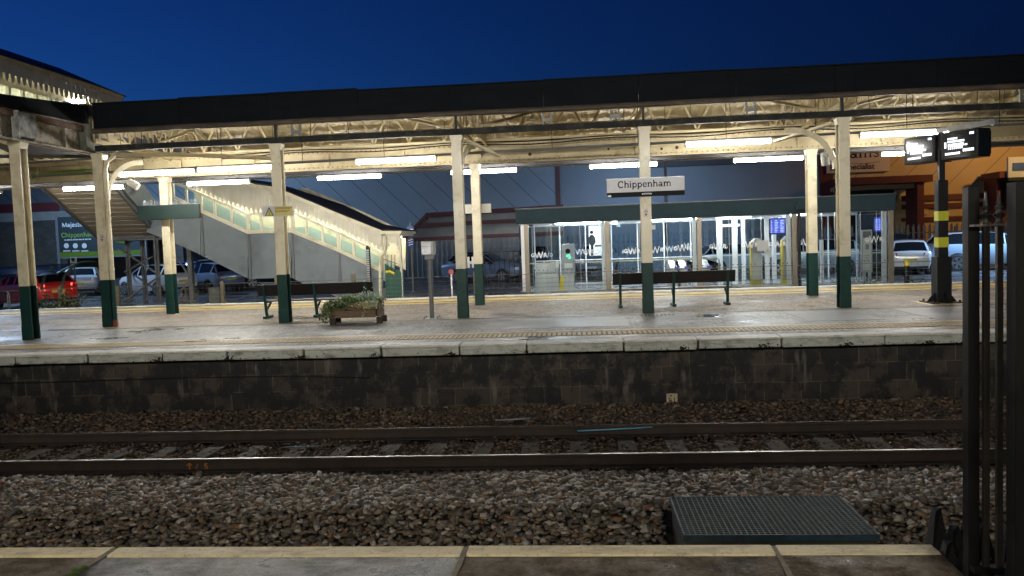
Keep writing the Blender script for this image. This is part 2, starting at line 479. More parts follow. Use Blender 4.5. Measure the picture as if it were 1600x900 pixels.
    c = t.ramp(g.outputs['Random Per Island'], [(0, (.05, .037, .026)), (.2, (.12, .082, .05)), (.4, (.055, .046, .038)), (.55, (.17, .12, .075)), (.7, (.10, .062, .035)), (.85, (.22, .17, .115)), (.96, (.24, .14, .07))], 'CONSTANT')
    t.color(t.mix(t.ramp(t.noise(70, 3), [(.35, 0.0), (.75, .5)]), c, (.025, .02, .016))); t.b.inputs['Roughness'].default_value = .75; MATS['rusty_stone'] = t.m
    MATS['bed'] = pm('gap_shade_bed', (.014, .012, .010), (.008, .007, .006), 20, .9, bump=.5)  # near-black, so the shade in the gaps between stones is in the colour
ground_mats()

structure(MB().quad((-300,-60,-1.75),(300,-60,-1.75),(300,300,-1.75),(-300,300,-1.75)), 'ground', MATS['bed'])
structure(MB().box(-160, 160, 28.2, 290, -1.6, -.3), 'car_park', MATS['car_park'])

# near platform: coping with joints, slabs behind it, a step back at its end
EDGE_X = [-12.0, -7.4, -5.1, -2.72, -.66, 1.02, 1.86]
m = MB(); m2 = MB()
for a, b in zip(EDGE_X, EDGE_X[1:]):
    j = .008
    m.box(a + j, b - j, 4.158, 4.290 + random.uniform(-.004, .004), -.20, .004 + random.uniform(0, .003))
    sk = .10; m2.cur = 1 if -2.8 < a < -.7 else 0
    m2.prism([(a + j, 4.150, -.2), (b - j, 4.150, -.2), (b - j - sk, 2.2, -.2), (a + j - sk, 2.2, -.2)], (0, 0, .2 + random.uniform(-.003, .003)))
structure(m, 'platform_coping', MATS['coping_cream'], bevel=.012)
mj = MB()
for b in EDGE_X[1:-1]:
    y0 = 4.27; x0 = b
    for k in range(9):
        y1 = y0 - .25; x1 = b - (4.137 - y1)*.05 if y1 < 4.137 else b; w_ = random.uniform(.010, .02)
        mj.prism([(x0 - w_, y0, -.1), (x0 + w_, y0, -.1), (x1 + w_, y1, -.1), (x1 - w_, y1, -.1)], (0, 0, .1045)); x0, y0 = x1, y1
structure(mj, 'joint_mortar', pm('pale_mortar', (.24, .20, .14), (.14, .115, .08), 14, .7, bump=.5))
structure(m2, 'platform_paving', [MATS['near_platform'], MATS['near_platform_wet_sheen']], bevel=.006)
m = MB().box(-12, 1.85, -6, 4.18, -1.6, -.205).box(-12, 4.5, -6, 2.19, -1.6, -.006).box(1.87, 4.5, 2.19, 3.4, -1.6, -.02)
structure(m, 'platform', CONCRETE)
m = MB()
for k in range(60):
    tt = random.uniform(.45, 1); x0 = -2.72; y = 4.13 - tt*.3
    p = Vector((x0 - (4.137 - y)*.05 + random.gauss(0, .012), y, .006))
    m.lathe(p, [(0.001, -.004), (.008, 0), (.007, .006), (.001, .01)], 5)
tag(m.build('moss', pm('moss', (.06, .12, .015), (.03, .07, .01), 30, .9)), kind='stuff')

# island platform
ISL0, ISL1 = 13.0, 24.62
XL, XR = -40.0, 34.0
structure(MB().box(XL, XR, 13.35, ISL1, -1.6, -.02), 'island_platform', CONCRETE)
structure(MB().quad((XL,13.41,0),(XR,13.41,0),(XR,17.45,0),(XL,17.45,0)), 'platform_surface', MATS['platform_damp'])
structure(MB().quad((XL,17.45,.002),(XR,17.45,.002),(XR,24.26,.002),(XL,24.26,.002)), 'platform_surface', MATS['platform_dry'])
# the broken joint between the two surfaces
m = MB(); x = XL
while x < XR:
    w = random.uniform(.5, 2.2); y = 17.5 + random.uniform(-.05, .05)
    m.box(x, x + w, y - .04 - random.random()*.05, y + .03 + random.random()*.12, -.01, .006); x += w + random.choice((0, 0, .3, .8))
structure(m, 'platform_joint', pm('wet_dirt', (.025, .021, .017), (.015, .013, .01), 10, .35, bump=.5))
structure(MB().box(XL, XR, 17.30, 17.40, -.01, .004), 'drain_channel', pm('worn_channel', (.3, .25, .18), (.22, .18, .13), 3, .6))
m = MB()
for (x0, x1, y0, y1) in ((4.35, 5.75, 15.2, 17.2), (6.6, 8.4, 15.0, 17.2), (-1.9, 1.0, 15.2, 17.1)):
    m.box(x0, x1, y0, y1, -.01, .004)
structure(m, 'platform_patch', pm('pale_patch', (.27, .28, .29), (.17, .175, .18), 1.2, .45, bump=.15, bscale=80, rvar=.1))
m = MB(); face = MB(); x = -20.2
while x < 24:
    w = random.choice((1.12, 1.2, 1.17, 1.62, 1.35)); j = random.choice((.004, .006, .016)); dz = random.uniform(-.005, .005); dy = random.uniform(-.012, .010)
    m.box(x + j*.5, x + w - j*.5, 13.0 + dy, 13.40, -.03, .006 + dz)
    face.box(x + j, x + w - j, 13.012 + dy, 13.38, -.168 + random.uniform(-.012, .006), -.031)
    x += w
m.box(XL, -20.21, 13.0, 13.4, -.03, .006); m.box(x + .01, XR, 13.0, 13.4, -.03, .006); face.box(XL, -20.21, 13.012, 13.38, -.165, -.031)
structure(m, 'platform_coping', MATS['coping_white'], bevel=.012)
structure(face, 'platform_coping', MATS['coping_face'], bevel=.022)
# moss and dirt hanging in the joints and under the edge
m = MB()
for k in range(700):
    x = random.uniform(-11, 8); x = x + random.gauss(0, .05)
    if random.random() < .7 : x = -20.2 + 1.29*round((x + 20.2)/1.29) + random.gauss(0, .05)
    z = -.165 + abs(random.gauss(0, .028)); s_ = random.uniform(.004, .017)
    m.lathe((x, 13.012, z), [(s_, 0), (s_*.8, s_*.5), (.001, s_*.8)], 5, (0, -1, 0))
tag(m.build('edge_moss', pm('black_moss', (.016, .018, .010), (.009, .009, .007), 30, .9)), kind='stuff')
structure(MB().box(XL, XR, 13.22, 13.35, -1.6, -.166), 'retaining_wall', MATS['wall'])
# tactile strip with rows of blisters, yellow line, and the same on the far edge
TACT = pm('yellow_tactile', (.55, .40, .15), (.42, .30, .11), 8, .6, dirt=(.16, .12, .06), dscale=3, damt=.6)
LINE = pm('pale_yellow_line', (.66, .52, .2), (.5, .4, .17), 4, .5, dirt=(.2, .17, .1), dscale=3, damt=.5)
m = MB(); x = -14.5
while x < 10.5:
    m.box(x, x + .060, 13.92, 14.33, -.01, .0068); x += .09
m.box(-30, -14.51, 13.92, 14.33, -.01, .010)
structure(m, 'tactile_paving', TACT)
structure(MB().box(XL, XR, 13.89, 14.36, -.012, .004), 'tactile_paving_bed', pm('tactile_grout', (.07, .048, .022), (.05, .034, .016), 9, .7))
structure(MB().box(XL, XR, 14.58, 14.68, -.01, .0045), 'yellow_line', LINE)
structure(MB().box(XL, XR, 22.9, 23.75, -.01, .010), 'tactile_paving', TACT)
structure(MB().box(XL, XR, 22.3, 22.52, -.01, .007), 'yellow_line', LINE)
structure(MB().box(XL, XR, 24.27, 24.63, -.2, .03), 'platform_coping', MATS['coping_white'], bevel=.01)
# worn warning lettering, read from the platform
tx = text('painted_lettering', 'MIND THE GAP', .30, (3.35, 13.86, .0012), (-1,0,0), (0,-1,0), pm('worn_white_paint', (.62, .60, .55), (.45, .43, .4), 9, .6), depth=.006, spacing=1.25)
tx.scale = (1, 1, 1); tag(tx, kind='structure')

# puddle, drain slots, cover
single(MB().lathe((2.75, 16.72, .0), [(.001, .0055), (.26, .0055), (.3, .004), (.3, 0)], 24), 'puddle', plain('puddle_water', (.02, .02, .022), .03), 'small dark puddle on the platform right of the sign column base', 'puddle')
m = MB()
for k in range(9): m.box(1.36 + k*.085, 1.40 + k*.085, 17.08, 17.24, 0, .010)
single(m, 'drain_grate', BLACK, 'row of black drain slots at the foot of the sign column', 'drain')

# ------------------------------------------------------------------ track
def bedz(y):
    return np.interp(y, [4.3, 6.0, 7.0, 7.5, 8.05, 9.0, 9.45, 9.7, 10.35, 11.0, 11.35, 12.2, 13.25], [-1.62, -1.60, -1.50, -1.33, -1.07, -1.08, -1.12, -1.16, -1.165, -1.16, -1.13, -1.12, -1.09])
m = MB(); ys = [4.2, 6.0, 7.0, 7.25, 7.5, 7.75, 8.05, 8.4, 9.0, 9.45, 9.7, 10.35, 11.0, 11.35, 11.8, 12.2, 12.8, 13.3]
for a, b in zip(ys, ys[1:]):
    m.quad((-30, a, bedz(a) - .035), (30, a, bedz(a) - .035), (30, b, bedz(b) - .035), (-30, b, bedz(b) - .035))
structure(m, 'track_bed', MATS['bed'])

def stone_shapes(n=10):
    out = []
    for k in range(n):
        bm = bmesh.new(); bmesh.ops.create_icosphere(bm, subdivisions=1, radius=1.0)
        for v in bm.verts:
            v.co *= random.uniform(.5, 1.25)
        r = bmesh.ops.convex_hull(bm, input=bm.verts)
        bmesh.ops.delete(bm, geom=[g for g in r['geom_interior'] if isinstance(g, bmesh.types.BMVert)], context='VERTS')
        bmesh.ops.triangulate(bm, faces=bm.faces)
        bm.verts.index_update()
        out.append((np.array([v.co[:] for v in bm.verts]), np.array([[v.index for v in f.verts] for f in bm.faces])))
        bm.free()
    return out
SHAPES = stone_shapes()
def scatter(name, pts, rmin, rmax, mat, label):
    """many stones as one mesh"""
    V = []; F = []; o = 0; n = len(pts)
    kind = rng.integers(0, len(SHAPES), n)
    for k, (sv, sf) in enumerate(SHAPES):
        P = pts[kind == k]; c = len(P)
        if not c: continue
        ang = rng.uniform(0, 2*np.pi, (c, 3)); ca, sa = np.cos(ang), np.sin(ang)
        ang[:,1] = rng.normal(0, .38, c); ca, sa = np.cos(ang), np.sin(ang)
        Rz = np.zeros((c,3,3)); Rz[:,0,0]=ca[:,0]; Rz[:,0,1]=-sa[:,0]; Rz[:,1,0]=sa[:,0]; Rz[:,1,1]=ca[:,0]; Rz[:,2,2]=1
        Rx = np.zeros((c,3,3)); Rx[:,0,0]=1; Rx[:,1,1]=ca[:,1]; Rx[:,1,2]=-sa[:,1]; Rx[:,2,1]=sa[:,1]; Rx[:,2,2]=ca[:,1]
        RR = Rx @ Rz
        sc = rng.uniform(rmin, rmax, (c,1,1)) * rng.uniform(.6, 1.15, (c,1,3)) * np.array([1.3, .95, .55])
        vv = np.einsum('cij,cvj->cvi', RR, sv[None]*sc) + P[:,None,:]
        V.append(vv.reshape(-1,3)); F.append((sf[None] + (np.arange(c)*len(sv))[:,None,None] + o).reshape(-1,3)); o += c*len(sv)
    V = np.concatenate(V); F = np.concatenate(F)
    me = bpy.data.meshes.new(name); me.vertices.add(len(V)); me.vertices.foreach_set('co', V.ravel())
    me.loops.add(F.size); me.loops.foreach_set('vertex_index', F.ravel().astype(np.int32))
    me.polygons.add(len(F)); me.polygons.foreach_set('loop_start', np.arange(0, F.size, 3, dtype=np.int32)); me.polygons.foreach_set('loop_total', np.full(len(F), 3, dtype=np.int32))
    me.materials.append(mat); me.update(); me.validate()
    ob = bpy.data.objects.new(name, me); C.objects.link(ob)
    return tag(ob, label, None, None, 'stuff')
def band(y0, y1, step, lift, drop=None):
    P = []
    y = y0
    while y < y1:
        xl, xr = -.95*y - .6, .80*y + 1.2
        xs = np.arange(xl, xr, step)
        q = np.stack([xs + rng.uniform(-.5, .5, len(xs))*step, y + rng.uniform(-.6, .6, len(xs))*step, np.zeros(len(xs))], 1)
        q[:,2] = bedz(q[:,1]) + rng.uniform(-.028, lift, len(xs)) + .018*np.sin(q[:,0]*2.1) * np.sin(q[:,1]*3.3)
        P.append(q); y += step*.8
    return np.concatenate(P)
SLEEPER_X = [-.69 + .652*k for k in range(-17, 14)]
def offsleeper(P, keep=.1):
    d = np.abs((P[:,0] + .69 + .326) % .652 - .326)
    inn = (P[:,1] > 9.62) & (P[:,1] < 10.22) & (d < .155)
    return P[~inn | (rng.random(len(P)) < keep*.2)]
near = band(6.4, 9.42, .052, .016)
near = near[~((near[:,0] > .84) & (near[:,0] < 2.54) & (near[:,1] > 6.7) & (near[:,1] < 7.95))]
near = np.concatenate([near, band(6.6, 9.3, .075, .04)[::2]])
near = near[~((near[:,0] > .81) & (near[:,0] < 2.58) & (near[:,1] > 6.7) & (near[:,1] < 8.0))]
scatter('ballast', near, .030, .056, MATS['stone'], 'loose grey and brown track ballast between platform edge and near rail')
mid = offsleeper(np.concatenate([band(9.66, 11.04, .052, .004), band(10.2, 11.04, .06, .03) + np.array([0, 0, .035])]))
scatter('ballast', mid, .022, .036, MATS['rusty_stone'], 'dark ballast between the two rails')
far = band(11.24, 13.15, .056, .03)
scatter('ballast', far, .028, .056, MATS['rusty_stone'], 'brown ballast heaped along the foot of the block wall')

RAIL_SIDE = pm('rail_rust', (.048, .034, .025), (.028, .02, .016), 4, .7, dirt=(.07, .045, .028), dscale=1.0, damt=.6, bump=.3)
RAIL_TOP = pm('worn_rail_top', (.36, .34, .31), (.24, .225, .20), 2, .32, .9, stretch=(.1, 4, 1))
def rail(name, yc, label):
    prof = [(-.07,-.16),(-.07,-.147),(-.012,-.132),(-.010,-.042),(-.035,-.034),(-.036,-.004),(-.031,0),(.031,0),(.036,-.004),(.035,-.034),(.010,-.042),(.012,-.132),(.07,-.147),(.07,-.16)]
    m = MB(); m.cur = 0
    m.prism([(-28, yc + a, -.95 + b) for a, b in prof], (56, 0, 0))
    r = single(m, name, RAIL_SIDE, label, 'rail')
    mm = MB().box(-28, 28, yc - .016, yc + .018, -.9495, -.9475)
    mm.build('running_surface', RAIL_TOP if yc < 10 else pm('dull_rail_top', (.11, .08, .06), (.07, .05, .04), 3, .5, .3), r)
    return r
near_rail = rail('rail', 9.615, 'near rail with a bright worn top, closest to the loose ballast')
far_rail = rail('rail', 11.115, 'far rail with a dull brown head, nearest the block wall')
chalk = plain('orange_marker', (.36, .12, .03), .7)
p = atY(296, 728, 9.6)
m = MB().box(p.x - .008, p.x + .008, 9.597, 9.603, -1.09, -1.0).bar((p.x, 9.6, -1.0), (p.x - .035, 9.6, -1.035), .014).bar((p.x, 9.6, -1.0), (p.x + .035, 9.6, -1.035), .014)
m.bar((p.x + .085, 9.6, -1.075), (p.x + .115, 9.6, -1.01), .012)
o_ = m.build('chalk_mark', chalk, near_rail)
text('chalk_number', '5', .12, (p.x + .22, 9.602, -1.09), XD, ZD, chalk, near_rail, depth=.004, bold=.003)
SLP = pm('sleeper_concrete', (.062, .050, .034), (.04, .033, .024), 8, .75, dirt=(.035, .03, .024), dscale=3, damt=.7, bump=.3, bscale=50)
proto = None
for x in SLEEPER_X:
    if proto is None:
        m = MB().prism([(-.12, 9.2, 0), (.12, 9.2, 0), (.14, 9.2, -.2), (-.14, 9.2, -.2)], (0, 2.4, 0))
        proto = single(m, 'sleeper', SLP, 'pale concrete sleeper between the rails, half sunk in dark ballast', 'sleeper', 'concrete sleepers of the track', bevel=.01)
        o = proto
    else:
        o = proto.copy(); C.objects.link(o)
    o.location = (x, 0, -1.105)
# streaks of light on the track, modelled as thin coloured tubes
single(MB().tube([atY(902, 673.5, 11.05), atY(960, 670.7, 11.06), atY(1019, 667.5, 11.07)], .011, 8), 'pipe', plain('blue_streak', (.16, .46, .62), .3), 'thin bright blue streak of light along the far rail', 'pipe', smooth=True)
single(MB().tube([atY(774, 656.5, 11.6), atY(800, 655.5, 11.6), atY(829, 653.5, 11.6)], .011, 8), 'pipe', plain('grey_streak', (.3, .33, .36), .35), 'short grey streak of light on the ballast below the block wall', 'pipe', smooth=True)
single(MB().tube([atY(440, 699, 10.3), atY(470, 698, 10.3), atY(502, 696.5, 10.3)], .010, 8), 'pipe', plain('steel_blue_streak', (.12, .18, .22), .35), 'dull blue streak of light between the rails left of centre', 'pipe', smooth=True)

# steel grating over a concrete chamber
cover = thing('inspection_chamber', 'steel grating on a low concrete box standing in the ballast', 'drain cover', (1.68, 7.3, -1.2))
g0, g1, h0, h1, gz = .87, 2.50, 6.80, 7.80, -.90
m = MB().box(g0 + .01, g1 - .01, h0 + .01, h0 + .11, -1.4, gz - .06).box(g0 + .01, g1 - .01, h1 - .11, h1 - .01, -1.4, gz - .06).box(g0 + .01, g0 + .11, h0 + .11, h1 - .11, -1.4, gz - .06).box(g1 - .11, g1 - .01, h0 + .11, h1 - .11, -1.4, gz - .06)
m.box(g0 + .1, g1 - .1, h0 + .1, h1 - .1, -1.4, -1.3)
m.build('chamber_wall', pm('damp_concrete', (.07, .065, .05), (.04, .038, .03), 6, .7, bump=.4), cover, bevel=.01)
GRT = pm('grating_steel', (.12, .155, .165), (.07, .095, .10), 12, .6, spec=.25)
m = MB(); nx, ny = 33, 20
for k in range(nx + 1):
    x = g0 + (g1 - g0)*k/nx; m.box(x - .0045, x + .0045, h0, h1, gz - .03, gz)
for k in range(ny + 1):
    y = h0 + (h1 - h0)*k/ny; m.box(g0, g1, y - .0035, y + .0035, gz - .022, gz - .002)
m.build('grating', GRT, cover)
m = MB().box(g0 - .012, g1 + .012, h0 - .014, h0 - .004, gz - .058, gz + .002).box(g0 - .012, g1 + .012, h1 + .004, h1 + .012, gz - .058, gz + .002).box(g0 - .012, g0 - .005, h0 - .003, h1 + .003, gz - .058, gz + .002).box(g1 + .005, g1 + .012, h0 - .003, h1 + .003, gz - .058, gz + .002)
m.build('frame', pm('blue_grey_frame', (.06, .12, .17), (.03, .05, .07), 6, .5, .3, dirt=(.05, .04, .03), dscale=8, damt=.8), cover)

# number plate fixed to the block wall
p = atY(1050, 626, 13.2)
wp = thing('wall_plate', 'small cream marker plate fixed low on the sooty block wall', 'marker plate', (p.x, 13.2, p.z - .14))
MB().box(p.x - .09, p.x + .09, 13.19, 13.218, p.z - .14, p.z + .12).build('plate', pm('cream_plate', (.55, .47, .33), (.4, .33, .22), 14, .6, dirt=(.15, .1, .05), dscale=9, damt=.7), wp)
m = MB()
for (a, b, c, d) in ((-.03, .0, .07, .1), (-.06, -.02, .03, .05), (-.05, .0, -.02, .02), (-.06, -.01, -.09, -.06), (.03, .05, -.04, .05), (.02, .06, -.1, -.07)): m.box(p.x + a, p.x + b, 13.186, 13.1895, p.z + c, p.z + d)
m.build('mark', plain('faded_print', (.12, .08, .05), .7), wp)
# cable run along the wall
single(MB().tube([(-20, 13.2, -.45), (-9.6, 13.2, -.52), (-7, 13.2, -.49), (-5, 13.2, -.50), (-3.6, 13.2, -.56)], .007, 6), 'cable', BLACK, 'black cable clipped along the block wall at left', 'cable', smooth=True)

# ================================================================== ISLAND CANOPY
FY, BY = 17.75, 21.3          # front and back column lines
def make_column(name, label, loc, top, group='canopy columns'):
    """H-section column, cream above and green below, on a plinth"""
    t = thing(name, label, 'column', loc, group, local=True)
    def h(z0, z1, g):
        m = MB(); w, d, f = .115 + g, .12 + g, .022 + g
        # one H outline extruded so that nothing overlaps
        o = [(-w,-d),(w,-d),(w,-d+f),(.016+g,-d+f),(.016+g,d-f),(w,d-f),(w,d),(-w,d),(-w,d-f),(-.016-g,d-f),(-.016-g,-d+f),(-w,-d+f)]
        return m.prism([(a, b, z0) for a, b in o], (0, 0, z1 - z0))
    h(1.125, top, 0).build('shaft', CREAM, t, bevel=.004)
    h(0, 1.125, .001).build('lower_shaft', GREEN, t, bevel=.004)
    m = MB().box(-.121, .121, -.127, -.095, 0, .30).box(-.121, .121, .095, .127, 0, .30)
    m.build('plinth', GREEN, t, bevel=.005)
    m = MB().box(-.14, .14, -.14, .14, top, top + .022)
    for sx in (-1, 1):
        m.prism([(sx*.116, -.12, top), (sx*.15, -.12, top), (sx*.116, -.12, top - .12)], (0, .24, 0))
    for sx in (-.05, .05): m.lathe((sx, -.121, top - .06), [(.017, 0), (.015, .014)], 8, (0,-1,0))
    m.build('cap', CREAM, t)
    return t
FRONT = [(-11.25, 18.02), (-6.78, FY), (-2.6, FY), (1.58, FY), (5.84, FY)]
proto = make_column('canopy_column', 'cream and green front column with the black and yellow warning sign on it', (-6.78, FY, 0), 4.10)
col_down = dup(proto, (-11.22, 18.0, 0), 'cream and green column with a downpipe on its right side, under the canopy corner')
col_val = dup(proto, (-2.6, FY, 0), 'cream and green front column just right of the grey ticket validator')
col_sign = dup(proto, (1.58, FY, 0), 'cream and green front column carrying the white station name sign')
col_right = dup(proto, (5.84, FY, 0), 'cream and green front column with a curved bracket, left of the display totem')
col_left = dup(proto, (-11.5, 15.63, 0), 'nearest cream and green column at far left under the rusty girder')
bproto = make_column('canopy_column', 'cream and green rear column behind the plain green sign box', (-11.4, BY, 0), 3.80)
dup(bproto, (-2.65, BY, 0), 'cream and green rear column with a blank white board behind it')
bcol = dup(bproto, (6.2, BY, 0), 'cream and green rear column in front of the dark glazed hall doors')


def bracket(col, sgn, tilt):
    """curved brace from a column back and sideways up to the canopy"""
    m = MB(); pts = []
    for k in range(9):
        a = math.pi/2*k/8
        pts.append((sgn*(.14 + 1.0*(1 - math.cos(a)))*tilt, .14 + 1.15*(1 - math.cos(a))*(1 - .55*abs(tilt)), 3.05 + .95*math.sin(a)))
    for a, b in zip(pts, pts[1:]): m.bar(a, b, .05, .12)
    return m.build('bracket', CREAM, col)
bracket(col_down, 1, .42); bracket(col_right, -1, .9); bracket(col_val, 1, .22)
m = MB().tube([(.17, -.06, .14), (.17, -.06, 1.12)], .05, 12).lathe((.17, -.06, .42), [(.058, 0), (.058, .05)], 12)
m.build('downpipe', GREEN, col_down, smooth=False)
m = MB().tube([(.17, -.06, 1.125), (.17, -.06, 3.75), (.20, -.03, 3.92), (.30, .08, 4.05), (.34, .1, 4.2)], .05, 12).lathe((.17, -.06, 1.35), [(.058, 0), (.058, .05)], 12)
m.build('downpipe', CREAM, col_down)
MB().lathe((.17, -.06, 0), [(.062, 0), (.062, .14), (.055, .15)], 12).build('pipe_shoe', TERRACOTTA, col_down)
# loudspeaker and pipework on the right-hand columns
m = MB().tube([(.35, -.16, .4), (.35, -.16, 1.2), (.33, -.16, 3.1)], .012, 6)
spk = thing('horn_speaker', 'white cylindrical loudspeaker hanging beside the curved bracket at right', 'loudspeaker', (5.6, 18.9, 3.2))
p = atY(1289, 247, 18.9)
MB().lathe((p.x, p.y, p.z), [(.085, -.17), (.092, -.16), (.085, .1), (.07, .13)], 16, (-.15,-.2,1)).build('body', WHITE, spk, smooth=False)
MB().bar((p.x - .05, p.y - .09, p.z + .02), (p.x, p.y - .02, p.z + .26), .02, .02).bar((p.x + .05, p.y - .09, p.z + .02), (p.x + .02, p.y - .02, p.z + .26), .02, .02).build('hanger', GALV, spk)
spk2 = thing('horn_speaker', 'white cylindrical loudspeaker hanging by the corner column at left', 'loudspeaker', (-11, 18.6, 3.6))
p = atY(207, 287, 18.8)
MB().lathe((p.x, p.y, p.z), [(.085, -.16), (.092, -.15), (.085, .1), (.06, .13)], 16, (-.8,-.1,.55)).build('body', WHITE, spk2)
MB().bar((p.x - .08, p.y, p.z + .05), (p.x - .2, p.y - .1, p.z + .35), .02, .02).build('hanger', GALV, spk2)
m = MB().box(6.045, 6.075, 21.16, 21.2, 2.2, 3.3)
for z in (2.35, 2.8, 3.2): m.box(6.02, 6.07, 21.14, 21.165, z, z + .08)
o = m.build('conduit_box', CREAM_OLD); o.parent = bcol; o.matrix_parent_inverse = bcol.matrix_basis.inverted()

cano = thing('platform_canopy', 'long flat black-edged platform canopy with cream corrugated ceiling', 'canopy', (0, FY, 0))
CX0, CX1 = -11.12, 18.0
# edge board and gutter, slightly wavy as old timber is
m = MB(); x = CX0
while x < CX1:
    x2 = min(x + 2.1, CX1); dz = random.uniform(-.014, .012)
    m.box(x + .004, x2 - .004, FY - .07 + random.uniform(-.006, .006), FY - .03, 4.62 + dz, 5.238 + dz)
    m.box(x + .001, x2 - .001, FY - .11 + random.uniform(-.012, .012), FY - .015, 5.239 + dz, 5.27 + dz + random.uniform(-.008, .012)); x = x2
m.build('edge_board', FASCIA, cano)
m = MB(); x = CX0
while x < CX1:
    x2 = min(x + 1.83, CX1)
    m.tube([(x, FY - .12, 4.60 + random.uniform(-.006, .006)), (x2, FY - .12, 4.60 + random.uniform(-.006, .006))], .062, 10)
    m.tube([(x2 - .04, FY - .12, 4.60), (x2 + .04, FY - .12, 4.60)], .068, 10); x = x2
m.build('gutter', pm('dirty_gutter', (.075, .055, .035), (.02, .017, .014), 3.5, .6, stretch=(1, 3, 3), dirt=(.16, .12, .07), dscale=1.6, damt=.6, bump=.4), cano)
# front steel angle between the columns with its stubs and hangers
m = MB().box(CX0, CX1, FY - .06, FY + .06, 4.145, 4.165).box(CX0, CX1, FY - .062, FY - .046, 4.166, 4.275)
m.build('front_beam', STEEL_DARK, cano)
m = MB()
for x, y in FRONT[1:] + [(10.1, FY), (14.3, FY)]:
    m.box(x - .03, x + .02, FY - .04, FY + .05, 4.28, 4.66).box(x - .14, x + .14, FY - .10, FY + .10, 4.125, 4.144)
m.build_each('beam_stub', BLACK, cano, 2)
m = MB(); x = CX0 + .6
while x < CX1:
    m.tube([(x, FY + .0, 4.166), (x + random.uniform(-.06, .06), FY + .02, 4.9)], .006, 5); x += random.choice((.55, .9, 1.3))
m.build_each('hanger_rod', STEEL_DARK, cano)
# corrugated ceiling
def corrugated(name, x0, x1, line, par, mat, pitch=.075, amp=.012, thick=0):
    xs = np.arange(x0, x1, pitch/2); V = []; F = []; n = len(line)
    for i, x in enumerate(xs):
        for (y, z) in line: V.append((x, y, z + amp*(1 if i % 4 in (0, 1) else -1)))
    for i in range(len(xs) - 1):
        for j in range(n - 1): F.append((i*n + j, (i+1)*n + j, (i+1)*n + j + 1, i*n + j + 1))
    m = MB(); m.v = V; m.f = [list(f) for f in F]; m.mi = [0]*len(F)
    return m.build(name, mat, par)
CEIL = [(FY, 4.95), (19.5, 5.36), (21.3, 5.75), (23.1, 5.05), (24.95, 4.33)]
corrugated('ceiling', CX0 - .45, CX1, CEIL, cano, CREAM_OLD, pitch=.16, amp=.009)
XR0 = CX0 - .45
m = MB().prism([(XR0, FY + .1, 5.12), (XR0, 21.3, 5.95), (XR0, 25.0, 4.52), (XR0, 25.0, 4.46), (XR0, 21.3, 5.89), (XR0, FY + .1, 5.06)], (CX1 - XR0, 0, 0))
m.build('roof', pm('roof_felt', (.03, .03, .032), (.02, .02, .022), 4, .8), cano)
m = MB().box(-24, CX1, 25.0, 25.05, 4.08, 4.55); m.build('rear_board', pm('rear_board_paint', (.09, .09, .10), (.06, .06, .065), 3, .6), cano)
# purlins under the back slope, and lattice girder
m = MB()
for (y, z) in ((18.7, 5.12), (22.2, 5.33), (22.9, 5.06), (23.6, 4.78), (24.3, 4.5)):
    m.box(CX0, CX1, y - .03, y + .03, z - .08, z)
m.build('purlin', CREAM_OLD, cano)
m = MB().box(CX0, CX1, 21.14, 21.22, 4.40, 4.46).box(CX0, CX1, 21.14, 21.22, 5.42, 5.50)
x = CX0; k = 0
while x < CX1:
    m.bar((x, 21.16, 4.46), (x + .48, 21.16, 5.42), .05, .012, (0,1,0)); m.bar((x + .96, 21.20, 4.46), (x + .48, 21.20, 5.42), .05, .012, (0,1,0)); x += .96
m.build('lattice_girder', CREAM_OLD, cano)
# riveted plate girder on the rear columns
m = MB().box(-24, CX1, BY - .012, BY + .012, 3.85, 4.36).box(-24, CX1, BY - .13, BY + .13, 3.826, 3.849).box(-24, CX1, BY - .13, BY + .13, 4.361, 4.385)
m.box(-24, CX1, BY - .10, BY - .013, 3.850, 3.865).box(-24, CX1, BY - .026, BY - .013, 3.866, 3.95).box(-24, CX1, BY - .026, BY - .013, 4.27, 4.36)
for x in np.arange(-23.5, CX1, 2.1): m.box(x - .04, x + .04, BY - .09, BY - .027, 3.952, 4.268)
m.cur = 1
for x in np.arange(-14, CX1, .135):
    for z in (3.905, 4.315): m.lathe((x, BY - .026, z), [(.022, 0), (.018, .010), (.008, .016)], 6, (0,-1,0))
girder = m.build('plate_girder', [CREAM_OLD, pm('rusty_cream', (.30, .22, .11), (.18, .12, .06), 9, .6)], cano)
m = MB()
for x, r_ in ((-6.2, .02), (-1.15, .05), (.95, .03), (2.35, .035), (2.75, .045), (-4.6, .025), (8.0, .03)):
    m.lathe((x, BY - .013, 4.06 + random.uniform(-.06, .1)), [(r_, 0), (r_, .004)], 10, (0,-1,0))
m.build_each('rust_hole', plain('dark_rust', (.03, .02, .012), .9), girder)
# cross frames over the rear columns
def cross_frame(x, y0=FY + .1, y1=24.9):
    m = MB(); zt = lambda y: float(np.interp(y, [a for a, b in CEIL], [b for a, b in CEIL])) - .10
    for dx in (-.16, .16):
        m.bar((x + dx, y0, 4.42), (x + dx, y1, 4.42 if y1 < 22 else 4.2), .06, .10)
        ys = np.linspace(y0, y1, 9)
        for i, (a, b) in enumerate(zip(ys, ys[1:])):
            m.bar((x + dx, a, zt(a)), (x + dx, b, zt(b)), .05, .08)
            m.bar((x + dx*.9, a, 4.40 if i % 2 else zt(a)), (x + dx*.9, b, zt(b) if i % 2 else 4.40), .05, .012, (1,0,0))
            m.bar((x + dx*1.1, a, 4.4), (x + dx*1.1, a, zt(a)), .06, .012, (1,0,0))
    return m.build('cross_frame', CREAM_OLD, cano)
for x in (-11.05, -2.45, 6.0, 14.6): cross_frame(x)
